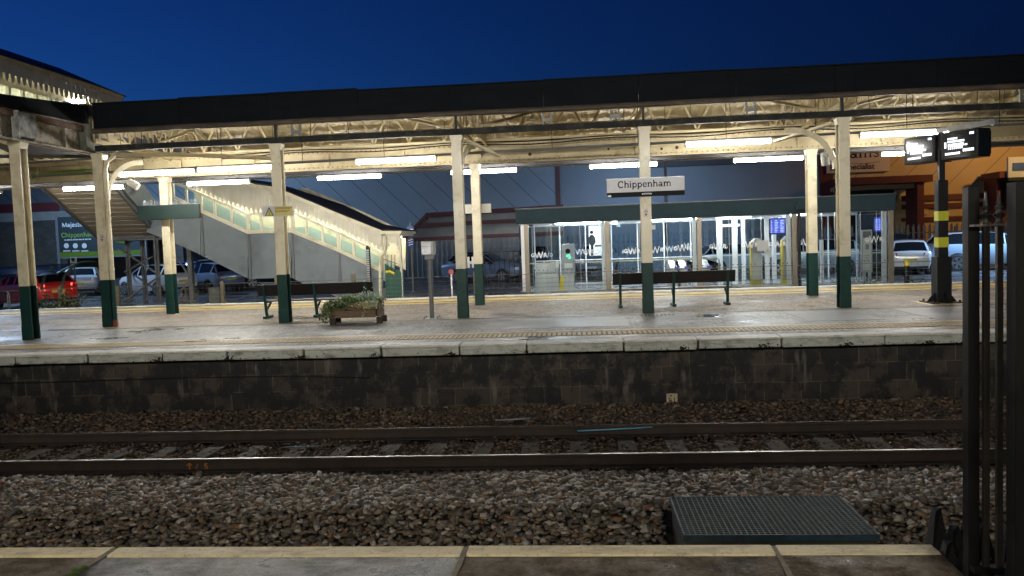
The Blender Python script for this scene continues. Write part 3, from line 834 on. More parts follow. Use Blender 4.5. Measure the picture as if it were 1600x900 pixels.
for x in (-6.78, 1.58, 10.1):
    m = MB().bar((x, FY + .1, 4.52), (x, 21.1, 4.6), .07, .12).bar((x, FY + .1, 4.56), (x, 21.0, 5.4), .06, .06)
    m.build('cross_beam', CREAM_OLD, cano)
# raking braces
m = MB()
for (a, b) in (((-10.6, 19.0, 4.35), (-8.2, 19.2, 5.15)), ((-2.2, 18.8, 4.45), (0.3, 19.0, 5.05)), ((-2.9, 18.8, 4.45), (-5.0, 19.0, 5.05)), ((5.8, 18.8, 4.45), (3.4, 19.0, 5.05)), ((6.2, 18.8, 4.5), (8.9, 19.0, 5.05))):
    m.tube([a, b], .035, 8)
m.build_each('brace', CREAM_OLD, cano)
m = MB().bar((-2.45, 18.0, 4.07), (-1.75, 18.9, 3.75), .10, .05).bar((5.7, 17.95, 4.05), (4.8, 19.3, 3.86), .12, .05)
m.build_each('strut', CREAM, cano)
# rainwater drainpipe run under the canopy at the corner
m = MB().tube([(-11.0, 18.1, 4.1), (-9.5, 18.4, 4.08), (-7.2, 19.2, 3.96)], .05, 8)
m.build('drain_pipe', CREAM_OLD, cano)
# conduit for the front lights, cables and brackets
MB().prism([(CX0 - .3, 17.9, 4.6), (CX0 - .3, 17.9, 5.09), (CX0 - .3, 21.3, 5.91), (CX0 - .3, 25.0, 4.48), (CX0 - .3, 25.0, 4.2), (CX0 - .3, 21.3, 5.08)], (.03, 0, 0)).build('gable_panel', CREAM_OLD, cano)
def lz(x): return 3.90 + .0085*x
m = MB().tube([(-14, 19.5, lz(-14) + .045), (18, 19.5, lz(18) + .045)], .032, 8); m.build('lighting_conduit', GALV_DULL, cano)
m = MB().tube([(-24, 24.0, 3.93), (18, 24.0, 3.96)], .026, 8); m.build('lighting_conduit', GALV, cano)
m = MB()
for x in np.arange(-11, 17, 2.1): m.tube([(x, 19.5, lz(x)), (x, 19.52, 5.2)], .008, 5)
for x in np.arange(-20, 17, 2.1): m.tube([(x, 24.0, 3.95), (x, 24.0, 4.6)], .008, 5)
m.build_each('hanger_rod', STEEL_DARK, cano)
m = MB()
for z, y, s in ((4.33, 20.7, .05), (4.28, 20.85, .08)):
    pts = []
    for x in np.arange(-9.5, 17, .7): pts.append((x, y, z + s*math.sin(x*1.5) * .5 + .01*x*.2))
    m.tube(pts, .016, 5)
m.build('cable', BLACK, cano)
m = MB()
for x in (-6.3, -.55, .95, 3.9, 9.6):
    p = (x, FY - .02)
    m.box(x - .11, x - .07, FY - .05, FY + .02, 4.28, 4.58).box(x + .07, x + .11, FY - .05, FY + .02, 4.28, 4.58).box(x - .07, x + .07, FY - .045, FY + .0, 4.35, 4.42)
m.build_each('cable_bracket', GALV_DULL, cano, 3)
m = MB().lathe((-.95, 19.2, 4.63), [(.10, 0), (.10, .04), (.05, .1), (.05, .3)], 12).build('sensor', WHITE, cano)
# the wing of the canopy that runs towards the tracks at left
m = MB().box(-11.46, -11.44, 13.3, 18.1, 4.15, 4.74)
m.box(-11.55, -11.30, 13.3, 18.1, 4.118, 4.149).box(-11.55, -11.28, 13.3, 18.1, 4.741, 4.77)
for y in np.arange(13.9, 18, 1.05): m.box(-11.437, -11.36, y - .05, y + .05, 4.15, 4.74)
m.box(-11.438, -11.42, 13.3, 18.1, 4.62, 4.739)
m.cur = 1
for y in np.arange(13.4, 18.05, .11):
    m.lathe((-11.42, y, 4.68), [(.018, 0), (.015, .01), (.006, .015)], 6, (1,0,0)); m.lathe((-11.437, y, 4.2), [(.018, 0), (.015, .01), (.006, .015)], 6, (1,0,0))
lg = m.build('edge_girder', [FLAKED, RUST], cano)
MB().box(-11.345, -11.30, 13.3, 18.1, 4.60, 4.7405).box(-11.419, -11.39, 13.3, 18.1, 4.151, 4.19).build('angle', RUST, lg)
m = MB().box(-11.40, -11.22, 15.35, 15.85, 4.2, 4.7).box(-11.36, -11.21, 15.30, 15.34, 4.15, 4.72)
m.build('splice_plate', pm('pale_splice_plate', (.4, .4, .38), (.03, .03, .03), 5, .6), lg)
m = MB().prism([(-11.30, 13.3, 4.70), (-11.30, 17.68, 4.78), (-11.30, 17.68, 5.20), (-11.30, 13.3, 4.84)], (.08, 0, 0)); m.build('edge_board', FASCIA, cano)
MB().box(-11.5, -11.26, 17.60, 18.1, 4.16, 5.25).build('corner_post', pm('mossy_steel', (.13, .13, .10), (.04, .045, .035), 6, .7, dirt=(.05, .07, .03), dscale=5, damt=.7), cano)
corrugated('ceiling', -24, -11.47, [(13.3, 4.74), (16, 4.88), (19.5, 5.2), (21.3, 5.3), (23, 5.0), (24.95, 4.33)], cano, CREAM_OLD, pitch=.16, amp=.009)
MB().prism([(-24, 13.3, 4.82), (-24, 21.3, 5.42), (-24, 25, 4.5), (-24, 25, 4.45), (-24, 21.3, 5.37), (-24, 13.3, 4.79)], (12.6, 0, 0)).build('roof', MATS['roof_felt'], cano)
m = MB()
for y, z in ((14.2, 4.75), (15.4, 4.82), (16.6, 4.88), (19.8, 5.15), (20.6, 5.2)): m.box(-24, -11.47, y - .04, y + .04, z - .12, z)
for x in np.arange(-23, -11.6, 1.3): m.bar((x, 13.4, 4.66), (x, 21.1, 4.95), .05, .09)
m.build('purlin', CREAM_OLD, cano)
m = MB().tube([(-24, 19.2, 4.3), (-16, 18.6, 4.34), (-11.5, 18.2, 4.1)], .045, 8).tube([(-24, 20, 4.1), (-18, 20.2, 4.2), (-11.3, 20.4, 4.36)], .03, 6)
m.build('drain_pipe', GALV_DULL, cano)
m = MB()
for k in range(620):
    a = random.random(); x = -15.3 + 1.9*a + random.uniform(-.05, .05); z = 4.03 + .10*a + random.uniform(-.05, .05)*(1.2 - a)
    s = random.uniform(.012, .03); th = random.random()*6.3
    m.obox((x, BY - .03 - random.random()*.04, z), (s*math.cos(th), .004, s*math.sin(th)), (0, .012, .003), (-s*.6*math.sin(th), 0, s*.6*math.cos(th)))
m.build('moss', pm('bright_moss', (.16, .26, .03), (.09, .16, .02), 20, .8), girder)
tag(girder.children[-1], kind='stuff')

# ------------------------------------------------------------------ strip lights
def make_light(name, label, loc, group, L=2.02):
    t = thing(name, label, 'strip light', loc, group, local=True)
    MB().box(-L/2, L/2, -.05, .05, .04, .075).build('housing', WHITE, t)
    m = MB(); m.tube([(-L/2 + .02, 0, 0), (L/2 - .02, 0, 0)], .06, 8); m.build('diffuser', BULB, t)
    m = MB().box(-L/2 - .012, -L/2 + .018, -.06, .06, -.06, .06).box(L/2 - .018, L/2 + .012, -.06, .06, -.06, .06); m.build('end_cap', WHITE, t)
    return t
G1, G2 = 'front row of canopy lights', 'rear row of canopy lights'
lights = [(-10.62, 'lit strip light in the front row right of the corner column with the downpipe'), (-8.53, 'lit strip light in the front row ending at the warning-sign column'),
          (-4.41, 'lit front row strip light above the planter and bench, alone between two columns'), (3.74, 'lit strip light in the front row left of the curved bracket at right'),
          (7.83, 'lit strip light in the front row reaching behind the display totem')]
p1 = None
for x, lab in lights:
    loc = (x, 19.5, lz(x) - .03)
    if p1 is None: p1 = make_light('strip_light', lab, loc, G1)
    else: dup(p1, loc, lab)
lights2 = [(-19.35, 'added unseen rear row strip light at the extreme left, beyond the canopy girder edge'), (-15.2, 'lit rear row strip light left of the corner column, above the dark stair underside'), (-11.1, 'lit strip light in the rear row above the upper stair windows'), (-6.9, 'lit strip light in the rear row above the stair roof and bench'),  # leftmost one continues the row out of view, added to light the red car
           (-2.72, 'lit strip light in the rear row partly behind the two columns left of the hall'), (1.5, 'lit strip light in the rear row crossed by the station sign column'), (5.75, 'lit rear row strip light ending at the rear column by the hall doors'), (10.0, 'lit strip light in the rear row running behind the display screens')]
for x, lab in lights2: dup(p1, (x, 24.0, 3.875), lab, group=G2)

# ================================================================== SIGNS AND FURNITURE ON THE ISLAND
# station name sign
sg = thing('station_sign', 'white station sign reading Chippenham over a black band, fixed to a front column', 'station sign', (1.57, 17.55, 2.6))
MB().box(.725, 2.415, 17.545, 17.575, 2.695, 2.985).build('panel', pm('sign_white', (.55, .55, .57), (.5, .5, .52), 2, .45), sg, bevel=.003)
MB().box(.725, 2.415, 17.54, 17.58, 2.59, 2.694).build('lower_band', plain('sign_black', (.006, .006, .007), .85), sg)
MB().box(.72, 2.42, 17.535, 17.60, 2.986, 3.0).build('top_rail', GALV, sg)
serif('lettering', 'Chippenham', .197, (1.55, 17.5445, 2.795), XD, ZD, INK, sg, depth=-.003)
m = MB()
for k in range(4):
    x = 1.535 + k*.035
    m.bar((x, 17.538, 2.665), (x + .012, 17.538, 2.625), .007, .003, (0,1,0)).bar((x + .012, 17.5375, 2.625), (x + .03, 17.5375, 2.665), .007, .003, (0,1,0))
m.lathe((1.505, 17.539, 2.643), [(.016, 0), (.016, .002)], 10, (0,-1,0)).lathe((1.685, 17.539, 2.643), [(.014, 0), (.014, .002)], 10, (0,-1,0))
m.build('emblem', WHITEINK, sg)
MB().box(.74, .815, 17.536, 17.5395, 2.602, 2.642).build('label', WHITEINK, sg)
# warning sign
wsn = thing('warning_sign', 'grey sign with black and yellow warning triangle on a front column', 'warning sign', (-6.76, 17.6, 2.48))
MB().box(-7.13, -6.415, 17.595, 17.615, 2.465, 2.705).build('panel', pm('sign_grey', (.5, .5, .52), (.45, .45, .47), 3, .4), wsn)
def tri(s, y, d): return MB().prism([(-6.975 - s, y, 2.49 + (.1 - s)*.35), (-6.975 + s, y, 2.49 + (.1 - s)*.35), (-6.975, y, 2.49 + (.1 - s)*.35 + s*1.95)], (0, d, 0))
tri(.105, 17.594, -.002).build('triangle_border', INK, wsn); tri(.078, 17.5915, -.002).build('triangle', pm('warning_yellow', (.58, .47, .12), (.52, .42, .1), 3, .5), wsn)
MB().prism([(-6.985, 17.589, 2.6), (-6.965, 17.589, 2.6), (-6.97, 17.589, 2.54), (-6.98, 17.589, 2.54)], (0, -.002, 0)).box(-6.983, -6.967, 17.587, 17.589, 2.512, 2.53).build('exclamation_mark', INK, wsn)
MB().box(-6.85, -6.43, 17.591, 17.594, 2.485, 2.69).build('text_panel', MATS['warning_yellow'], wsn)
m = MB()
for z, w in ((2.655, .37), (2.63, .36), (2.585, .3), (2.56, .29)):
    x = -6.835
    while x < -6.835 + w:
        ww = random.uniform(.02, .06); m.box(x, x + ww, 17.589, 17.591, z, z + .014); x += ww + .012
m.build('printed_text', plain('brown_print', (.10, .075, .02), .6), wsn)
# small notices stuck on two columns
def notice(name, x, y, z, label, dx=0):
    t = thing(name, label, 'notice', (x, y, z))
    MB().box(x - .055, x + .055, y - .006, y, z - .09, z + .09).build('sheet', pm('notice_white', (.55, .53, .5), (.48, .46, .43), 6, .4), t)
    m = MB().box(x - .02, x + .02, y - .008, y - .006, z + .06, z + .07)
    for k in range(3): m.box(x - .045, x + .045, y - .008, y - .006, z + .035 - k*.012, z + .040 - k*.012)
    m.build('print', INK, t)
    m = MB().lathe((x, y - .0062, z - .035), [(.026, 0), (.026, .0015), (.019, .0018)], 16, (0,-1,0)); m.build('symbol', plain('notice_red', (.35, .06, .05), .5), t)
notice('notice', 1.57, 17.622, 2.23, 'small white no smoking notice on the station sign column')
notice('notice', -11.2, 17.872, 2.12, 'small white notice on the corner column with the downpipe')
# green sign box and blank white board hung at the rear columns
m = MB().box(-12.05, -10.29, 20.93, 21.07, 2.65, 3.045)
gb = thing('hanging_sign', 'plain dark green sign box across the rear column, seen from the back', 'sign', (-11.2, 21, 2.65))
m.build('box', pm('sign_box_green', (.010, .026, .022), (.008, .022, .019), 2, .45), gb, bevel=.006)
m = MB()
for k in range(70):
    x = -11.95 + k*.023; m.tube([(x, 21, 3.045), (x + random.uniform(-.05, .05), 21 + random.uniform(-.05, .05), 3.17 + random.random()*.03)], .003, 4)
m.build('bird_spikes', GALV, gb)
m = MB().box(-3.02, -2.27, 21.44, 21.52, 2.51, 2.755)
wb = thing('hanging_sign', 'blank white board behind the rear column, seen above the parked cars', 'sign', (-2.6, 21.5, 2.5))
m.build('box', pm('board_cream', (.6, .58, .5), (.54, .52, .45), 2, .5), wb, bevel=.005)
m = MB().box(-2.98, -2.92, 21.47, 21.5, 1.02, 1.32).box(-2.86, -2.775, 21.47, 21.5, 1.02, 1.32).box(-2.92, -2.86, 21.475, 21.495, 1.13, 1.2)
single(m, 'switch_box', WHITE, 'pair of small white boxes on the left side of the rear column', 'switch box')

# benches seen from behind
def make_bench(label, loc):
    t = thing('platform_bench', label, 'bench', loc, 'platform benches', local=True)
    # local x along the bench, the back board towards the viewer (-y)
    MB().prism([(-1.46, -.06, .56), (1.46, -.06, .56), (1.46, -.13, .84), (-1.46, -.13, .84)], (0, .04, .008)).build('backrest', WOOD_DARK, t, bevel=.004)
    m = MB()
    for k in range(3): m.box(-1.4, 1.4, .05 + k*.14, .17 + k*.14, .415, .445)
    m.build('seat', pm('seat_slats', (.12, .09, .065), (.06, .045, .035), 4, .4, stretch=(1, 10, 10)), t, bevel=.004)
    for x in (-1.28, .0, 1.28):
        m = MB().prism([(x - .03, -.115, .86), (x - .03, -.165, .86), (x - .03, -.03, .06), (x - .03, .03, .06)], (.06, 0, 0))
        m.bar((x, -.06, .405), (x, .46, .405), .045, .05).bar((x, .0, .2), (x, .3, .38), .04, .045)
        m.box(x - .045, x + .045, -.16, .30, 0, .062)
        m.build('leg', GREEN, t, bevel=.006)
        MB().lathe((x, -.14, .86), [(.034, -.01), (.03, .01), (.012, .016)], 10).build('leg_cap', GALV, t)
    return t
b1 = make_bench('dark wooden bench behind the flower planter and the warning-sign column', (-6.45, 19.0, 0))
dup(b1, (2.33, 19.25, 0), 'dark wooden bench behind the station sign column, in front of the glazed hall')

# planter
pl = thing('flower_planter', 'weathered wooden planter box overflowing with green and pale foliage', 'planter', (-4.95, 17.2, 0))
px0, px1, py0, py1 = -5.52, -4.36, 16.98, 17.5
m = MB()
for k in range(2): m.box(px0 + .05, px1 - .08, py0, py0 + .04, .14 + k*.168, .30 + k*.168).box(px0 + .05, px1 - .08, py1 - .04, py1, .14 + k*.168, .30 + k*.168).box(px0 + .01, px0 + .05, py0 + .01, py1 - .01, .14 + k*.168, .30 + k*.168).box(px1 - .05, px1 - .01, py0 + .01, py1 - .01, .14 + k*.168, .30 + k*.168)
m.build('side_boards', WOOD, pl, bevel=.006)
for x in (px0 + .02, px1 - .08):
    m = MB().box(x, x + .13, py0 + .03, py0 + .09, 0, .139).box(x, x + .13, py1 - .09, py1 - .03, 0, .139)
    m.build_each('leg', pm('shaded_leg_wood', (.035, .026, .018), (.02, .015, .01), 4, .75, bump=.4), pl, bevel=.005)  # shade of the recess under the box put into the leg colour
MB().box(px0 + .05, px1 - .06, py0 + .04, py1 - .04, .16, .44).build('soil', MATS['bed'], pl)
def leaves(n, pos, size, mats, name, par, up=.5, blade=False):
    ms = [MB() for _ in mats]
    for k in range(n):
        p, s = Vector(pos()), random.uniform(*size); m = ms[random.randrange(len(ms))]
        d = Vector((random.gauss(0, 1), random.gauss(0, 1), random.gauss(up, .7))).normalized()
        w = d.cross(Vector((random.gauss(0,1), random.gauss(0,1), random.gauss(0,1)))).normalized()
        if blade: m._add([p - w*s*.05, p + w*s*.05, p + d*s*.6 + w*s*.035, p + d*s + Vector((0,0,-s*.15)), p + d*s*.6 - w*s*.035], [(0,1,2,4),(4,2,3)])
        else: m._add([p, p + d*s*.4 + w*s*.32, p + d*s, p + d*s*.4 - w*s*.32], [(0,1,2,3)])
    for i, m in enumerate(ms):
        if m.v: m.build(name, mats[i], par)
LEAF = [pm('mid_leaf', (.12, .18, .06), (.07, .12, .035), 20, .5), pm('pale_leaf', (.34, .36, .18), (.24, .27, .12), 20, .5), pm('dark_leaf', (.028, .05, .02), (.015, .03, .012), 20, .5)]
GREYLEAF = pm('silver_leaf', (.36, .45, .36), (.25, .33, .25), 20, .55); PALEFL = pm('pale_flower', (.60, .54, .30), (.45, .4, .2), 20, .6)
leaves(1100, lambda: (random.uniform(px0 - .02, px1 + .02), random.uniform(py0 + .0, py1), .44 + abs(random.gauss(0, .035))), (.04, .08), LEAF, 'foliage', pl)
leaves(900, lambda: (random.uniform(px0 + .28, px1 - .2), random.uniform(py0 + .08, py1 - .08), .47 + random.random()*.05), (.10, .19), [LEAF[0], pm('grass_leaf', (.17, .26, .09), (.10, .17, .05), 20, .5)], 'grass_tuft', pl, 1.3, True)
leaves(900, lambda: (px1 - .28 + random.gauss(0, .13), py0 + .22 + random.gauss(0, .1), .50 + abs(random.gauss(0, .075))), (.03, .06), [GREYLEAF], 'silver_shrub', pl, .8)
def trail(cx, sx, top, low, n, mats):
    leaves(n, lambda: (lambda q: (cx + random.gauss(0, sx)*(.5 + q), py0 - .03 - random.random()*.07, top - (top - low)*q))(random.random()), (.035, .07), mats, 'foliage', pl, -.2)
trail(px0 + .0, .055, .48, .16, 420, [LEAF[1], LEAF[2], LEAF[0]]); trail(px0 - .06, .04, .36, .06, 200, [LEAF[1], LEAF[2]]); trail(px0 + .27, .12, .48, .36, 260, [LEAF[2], LEAF[0]]); trail(px1 - .3, .12, .50, .36, 260, [PALEFL, LEAF[1]]); trail(px1 - .1, .07, .50, .38, 160, [PALEFL, GREYLEAF]); trail(px1 - .32, .02, .36, .14, 36, [LEAF[1]])

# ticket validator on its post
tv = thing('ticket_validator', 'grey card validator box on a round steel post', 'card reader', (-3.33, 17.75, 0))
vx, vy = -3.33, 17.75
MB().tube([(vx, vy, .02), (vx, vy, 1.40)], .052, 16).build('post', GALV_DULL, tv, smooth=False)
m = MB().box(vx - .2, vx + .2, vy - .17, vy + .17, 0, .018)
for a in (-.15, .15):
    for b in (-.12, .12): m.lathe((vx + a, vy + b, .018), [(.02, 0), (.02, .03), (.01, .05)], 8)
m.build('base_plate', GALV, tv)
MB().box(vx - .17, vx + .13, vy - .11, vy + .11, 1.46, 1.77).build('housing', pm('validator_grey', (.24, .24, .235), (.20, .20, .195), 4, .4, .2), tv, bevel=.012)
MB().box(vx - .155, vx + .06, vy - .116, vy - .108, 1.66, 1.755).box(vx - .155, vx + .06, vy - .118, vy - .108, 1.48, 1.65).build('front_panel', GALV, tv, bevel=.003)
MB().box(vx - .1, vx + .1, vy - .07, vy + .07, 1.36, 1.46).build('neck', GALV_DULL, tv, bevel=.006)

# display totem
tt = thing('display_totem', 'black display post with yellow bands and two lit departure screens', 'information display', (8.12, 18.25, 0))
tx_, ty_ = 8.12, 18.25
MB().box(tx_ - .155, tx_ + .155, ty_ - .155, ty_ + .155, .03, 1.03).build('lower_post', BLACK, tt, bevel=.008)
MB().box(tx_ - .105, tx_ + .105, ty_ - .105, ty_ + .105, 1.03, 2.72).build('post', BLACK, tt, bevel=.006)
MB().box(tx_ - .06, tx_ + .06, ty_ - .06, ty_ + .06, 2.72, 3.4).build('upper_post', BLACK, tt, bevel=.004)
m = MB().box(tx_ - .108, tx_ + .108, ty_ - .108, ty_ + .108, 1.24, 1.46).box(tx_ - .108, tx_ + .108, ty_ - .108, ty_ + .108, 1.83, 2.04)
m.build_each('yellow_band', pm('reflective_yellow', (.55, .55, .03), (.48, .48, .03), 4, .4), tt)
m = MB().box(tx_ - .34, tx_ + .34, ty_ - .34, ty_ + .34, 0, .03)
for a in (-1, 1):
    m.prism([(tx_ + a*.156, ty_ - .012, .03), (tx_ + a*.32, ty_ - .012, .03), (tx_ + a*.156, ty_ - .012, .24)], (0, .024, 0))
    m.prism([(tx_ - .012, ty_ + a*.156, .03), (tx_ - .012, ty_ + a*.32, .03), (tx_ - .012, ty_ + a*.156, .24)], (.024, 0, 0))
    for b in (-1, 1): m.lathe((tx_ + a*.27, ty_ + b*.27, .03), [(.025, 0), (.025, .03), (.012, .05)], 8)
m.build('base_plate', BLACK, tt)
MB().box(tx_ - .46, tx_ + .46, ty_ - .46, ty_ + .46, .003, .006).build('ground_marking', LINE, tt)
d1 = Vector((.48, -.877, 0)).normalized(); d2 = Vector((.877, .48, 0)).normalized(); UP = Vector((0,0,1))
hc = Vector((tx_, ty_, 3.45)) + d2*.12
SCR = emit('screen_text', (.9, .97, 1.0), .62); SCRB = plain('screen_black', (.012, .016, .022), .12)
for s, w_ in ((-.48, .40), (.49, .43)):
    c = hc + d1*s
    MB().obox(c, d1*w_, d2*.20, UP*.30).build('screen_case', BLACK, tt, bevel=.01)
    f = c - d2*.203
    sc = MB().obox(f, d1*(w_ - .05), d2*.002, UP*.27).build('screen', SCRB, tt)
    m = MB(); bb = f - d2*.004
    m.cur = 1; m.obox(f - d2*.003, d1*(w_ - .055), d2*.0008, UP*.265); m.cur = 0
    def blk(u0, u1, v0, v1):
        m.obox(bb + d1*((u0 + u1)/2*(w_ - .06)) + UP*((v0 + v1)/2*.26), d1*((u1 - u0)/2*(w_ - .06)), d2*.0015, UP*((v1 - v0)/2*.26))
    blk(.66, .92, .72, .9)
    def words(u0, u1, v0, v1):
        u = u0
        while u < u1 - .02:
            w = min(random.uniform(.05, .14), u1 - u); blk(u, u + w, v0, v1); u += w + .025
    words(-.72, -.1, .46, .62); words(-.72, .35, .22, .38); blk(-.70, .30, -.12, .12)
    for k in range(8): blk(-.68 + k*.12, -.62 + k*.12, -.34, -.16)
    blk(.36, .52, -.12, .0); words(-.88, .1, -.78, -.6); words(.25, .92, -.62, -.40); words(-.92, -.8, -.2, .3)
    m.build('screen_text', [SCR, SCRB], sc)
MB().obox(hc, d1*.045, d2*.17, UP*.32).build('screen_joint', STEEL_DARK, tt)
m = MB().obox(hc + d1*.50 + UP*.39, d1*.68, d2*.05, UP*.05)
for k in (-.1, .35, .8): m.bar(hc + d1*(k + .3) + UP*.31, hc + d1*(k + .3) + UP*.36, .03)
m.build('light_bar', GALV, tt)
m = MB()
for k in range(16):
    b = hc + d1*(.55 + k*.04) + UP*.44; m.tube([b, b + Vector((random.uniform(-.06, .06), random.uniform(-.05, .05), .16))], .004, 4)
b = hc + UP*.34
for k in range(4): m.tube([b, b + Vector((random.uniform(-.12, .12), 0, .14))], .004, 4)
m.build_each('bird_spikes', GALV, tt)
m = MB().obox(hc + d1*.925, d1*.006, d2*.2, UP*.24); m.build('end_panel', plain('dark_end_panel', (.008, .012, .016), .25), tt)

# ================================================================== BLACK FENCE AND GUARD AT THE NEAR PLATFORM END
fe = thing('platform_fence', 'black steel fence with square posts and spear-topped bars in the right foreground', 'fence', (1.85, 3.85, 0))
x0 = atY(1513, 304, 3.85).x; x1 = atY(1531, 303, 3.85).x
MB().box(x0, x1, 3.85, 3.91, -.02, 1.88).build('post', BLACK, fe, bevel=.003)
fx = atY(1588, 294, 3.62).x
MB().box(fx, fx + .10, 3.62, 3.70, -.02, 1.885).build('post', BLACK, fe, bevel=.004)
zr = atY(1545, 350, 3.8).z
MB().box(x0 + .003, fx + .05, 3.80, 3.848, zr - .010, zr).build('rail', GALV_DULL, fe)
MB().box(x0 + .003, fx + .05, 3.80, 3.848, .05, .08).build('rail', BLACK, fe)
FIN = pm('worn_cast_iron', (.13, .13, .13), (.02, .02, .02), 40, .35, .4)
for q in (1541, 1562):
    bx = atY(q, 400, 3.82).x
    MB().box(bx - .013, bx + .013, 3.812, 3.834, -.02, zr - .011).build('bar', pm('bar_paint', (.04, .036, .033), (.02, .019, .018), 12, .4), fe)
    MB().lathe((bx, 3.823, zr), [(.019, .001), (.013, .012), (.011, .024), (.023, .036), (.029, .043), (.019, .05), (.013, .056), (.012, .066), (.018, .07), (.020, .078), (.013, .086), (.010, .11), (.002, .15)], 8).build('finial', FIN, fe)
MB().box(fx + .101, fx + .6, 3.66, 3.70, .0, 1.86).build('gate_sheet', BLACK, fe)
MB().tube([(fx + .06, 3.6, 1.29), (fx + .14, 3.56, 1.29), (fx + .3, 3.58, 1.29)], .012, 8).box(fx + .1, fx + .3, 3.58, 3.619, 1.24, 1.26).build('latch', GALV_DULL, fe)
# anti-trespass guard: rows of rubber pyramids
gd = thing('trespass_guard', 'black rubber anti-trespass panels with jagged peaks at the platform end', 'trespass guard', (2.0, 4.3, -.1))
m = MB()
for (cx, cy, w, h) in ((1.905, 4.34, .055, .27), (1.96, 4.26, .06, .20), (1.90, 4.20, .05, .14), (2.03, 4.33, .06, .17), (1.96, 4.12, .06, .12), (2.06, 4.18, .065, .24), (2.0, 4.0, .055, .13), (2.10, 4.02, .06, .21), (1.95, 3.88, .05, .09), (2.13, 4.36, .06, .22), (2.06, 3.9, .055, .15), (2.2, 4.2, .07, .24), (2.2, 3.98, .07, .19), (2.3, 4.34, .08, .22), (2.34, 4.1, .08, .25), (2.46, 4.3, .08, .2), (2.46, 4.02, .08, .22)):
    m._add([(cx - w, cy - w, -.12), (cx + w, cy - w, -.12), (cx + w, cy + w, -.12), (cx - w, cy + w, -.12), (cx - .022, cy - .03, h - .10), (cx + .012, cy - .018, h - .08), (cx + .026, cy + .02, h - .12), (cx - .016, cy + .026, h - .09)],
           [(0,1,5,4), (1,2,6,5), (2,3,7,6), (3,0,4,7), (4,5,6,7), (3,2,1,0)])
m.build('panel', RUBBER, gd)
MB().box(1.88, 2.7, 3.62, 4.44, -.3, -.125).build('support', pm('guard_timber', (.03, .028, .024), (.02, .018, .016), 8, .8), gd)

# ================================================================== BEYOND THE FAR EDGE
GZ = -.3
# ------------------------------------------------------------------ glazed station hall
hall = thing('station_hall', 'low glazed station hall with a deep dark green roof band, brightly lit inside', 'station building', (4.6, 30, GZ))
HA, HB = Vector((-2.22, 30.5, 0)), Vector((11.45, 29.5, 0))
he = (HB - HA).normalized(); hn = Vector((-he.y, he.x, 0)); HL = (HB - HA).length; HD = 4.4
def hp(s, d, z): return HA + he*s + hn*d + Vector((0, 0, z))
def hs(px, py=400):                       # distance along the front of the point seen at a pixel
    d = ray(px, py); k = (hn.dot(HA - CAM)) / hn.dot(d); return (CAM + d*k - HA).dot(he)
def hbox(m, s0, s1, d0, d1, z0, z1): return m.prism([hp(s0, d0, z0), hp(s1, d0, z0), hp(s1, d1, z0), hp(s0, d1, z0)], (0, 0, z1 - z0))
def hall_box(name, mat, *boxes, parent=hall, **kw):
    m = MB()
    for b in boxes: hbox(m, *b)
    return m.build(name, mat, parent, **kw)
hall_box('roof_band', DARK_GREEN, (-.02, HL + .02, -.25, .0, 2.36, 2.92), (-.02, .02, .001, HD, 2.36, 2.92), (HL - .02, HL + .02, .001, HD, 2.36, 2.92), bevel=.006)
hall_box('roof_trim', pm('roof_trim', (.03, .045, .05), (.02, .03, .035), 4, .4), (-.05, HL + .05, -.28, .05, 2.921, 2.955))
hall_box('roof', MATS['roof_felt'], (.021, HL - .021, .003, HD, 2.62, 2.9))
hall_box('ceiling', WHITE, (.03, HL - .03, .02, HD - .02, 2.42, 2.45))
hall_box('head_frame', ALU, (.05, HL - .05, .005, .06, 2.335, 2.42), (.05, HL - .05, HD - .07, HD - .01, 2.3, 2.415))
hall_box('floor', pm('hall_floor', (.22, .23, .24), (.17, .18, .19), 3, .25, rvar=.1), (0, HL, .0, HD, GZ, GZ + .03))
POSTS = [hs(824), hs(950), hs(1093), hs(1241), hs(1391)]
for s in POSTS:
    hall_box('post', TAN, (s - .085, s + .085, -.13, -.01, GZ, 2.36), bevel=.004)
for s in POSTS:
    hall_box('inner_post', ALU, (s - .10 - .14, s - .10, .08, .22, GZ + .031, 2.415))
# front glass panes between the posts, the back glazing
panes = sorted([hs(q) for q in (862, 907, 1000, 1043, 1140, 1190, 1285, 1305, 1345, 1370)] + POSTS)
for a, b in zip(panes, panes[1:]):
    hall_box('glass_pane', GLASS, (a + .008, b - .008, .02, .03, GZ + .06, 2.334))
hall_box('bottom_rail', GALV, (.05, HL - .05, .0, .05, GZ + .031, GZ + .06))
for a in panes:
    if a not in POSTS: hall_box('mullion', GALV, (a - .007, a + .007, .005, .05, GZ + .061, 2.334))
bp = np.linspace(.1, HL - .1, 13)
for a, b in zip(bp, bp[1:]): hall_box('glass_pane', GLASS, (a + .03, b - .03, HD - .04, HD - .03, GZ + .06, 2.29))
for a in bp: hall_box('mullion', ALU, (a - .025, a + .025, HD - .07, HD - .01, GZ + .031, 2.299))
hall_box('end_glazing', GLASS, (.04, .05, .1, HD - .1, GZ + .06, 2.33)); hall_box('end_glazing', GLASS, (HL - .05, HL - .04, .1, HD - .1, GZ + .06, 2.33))
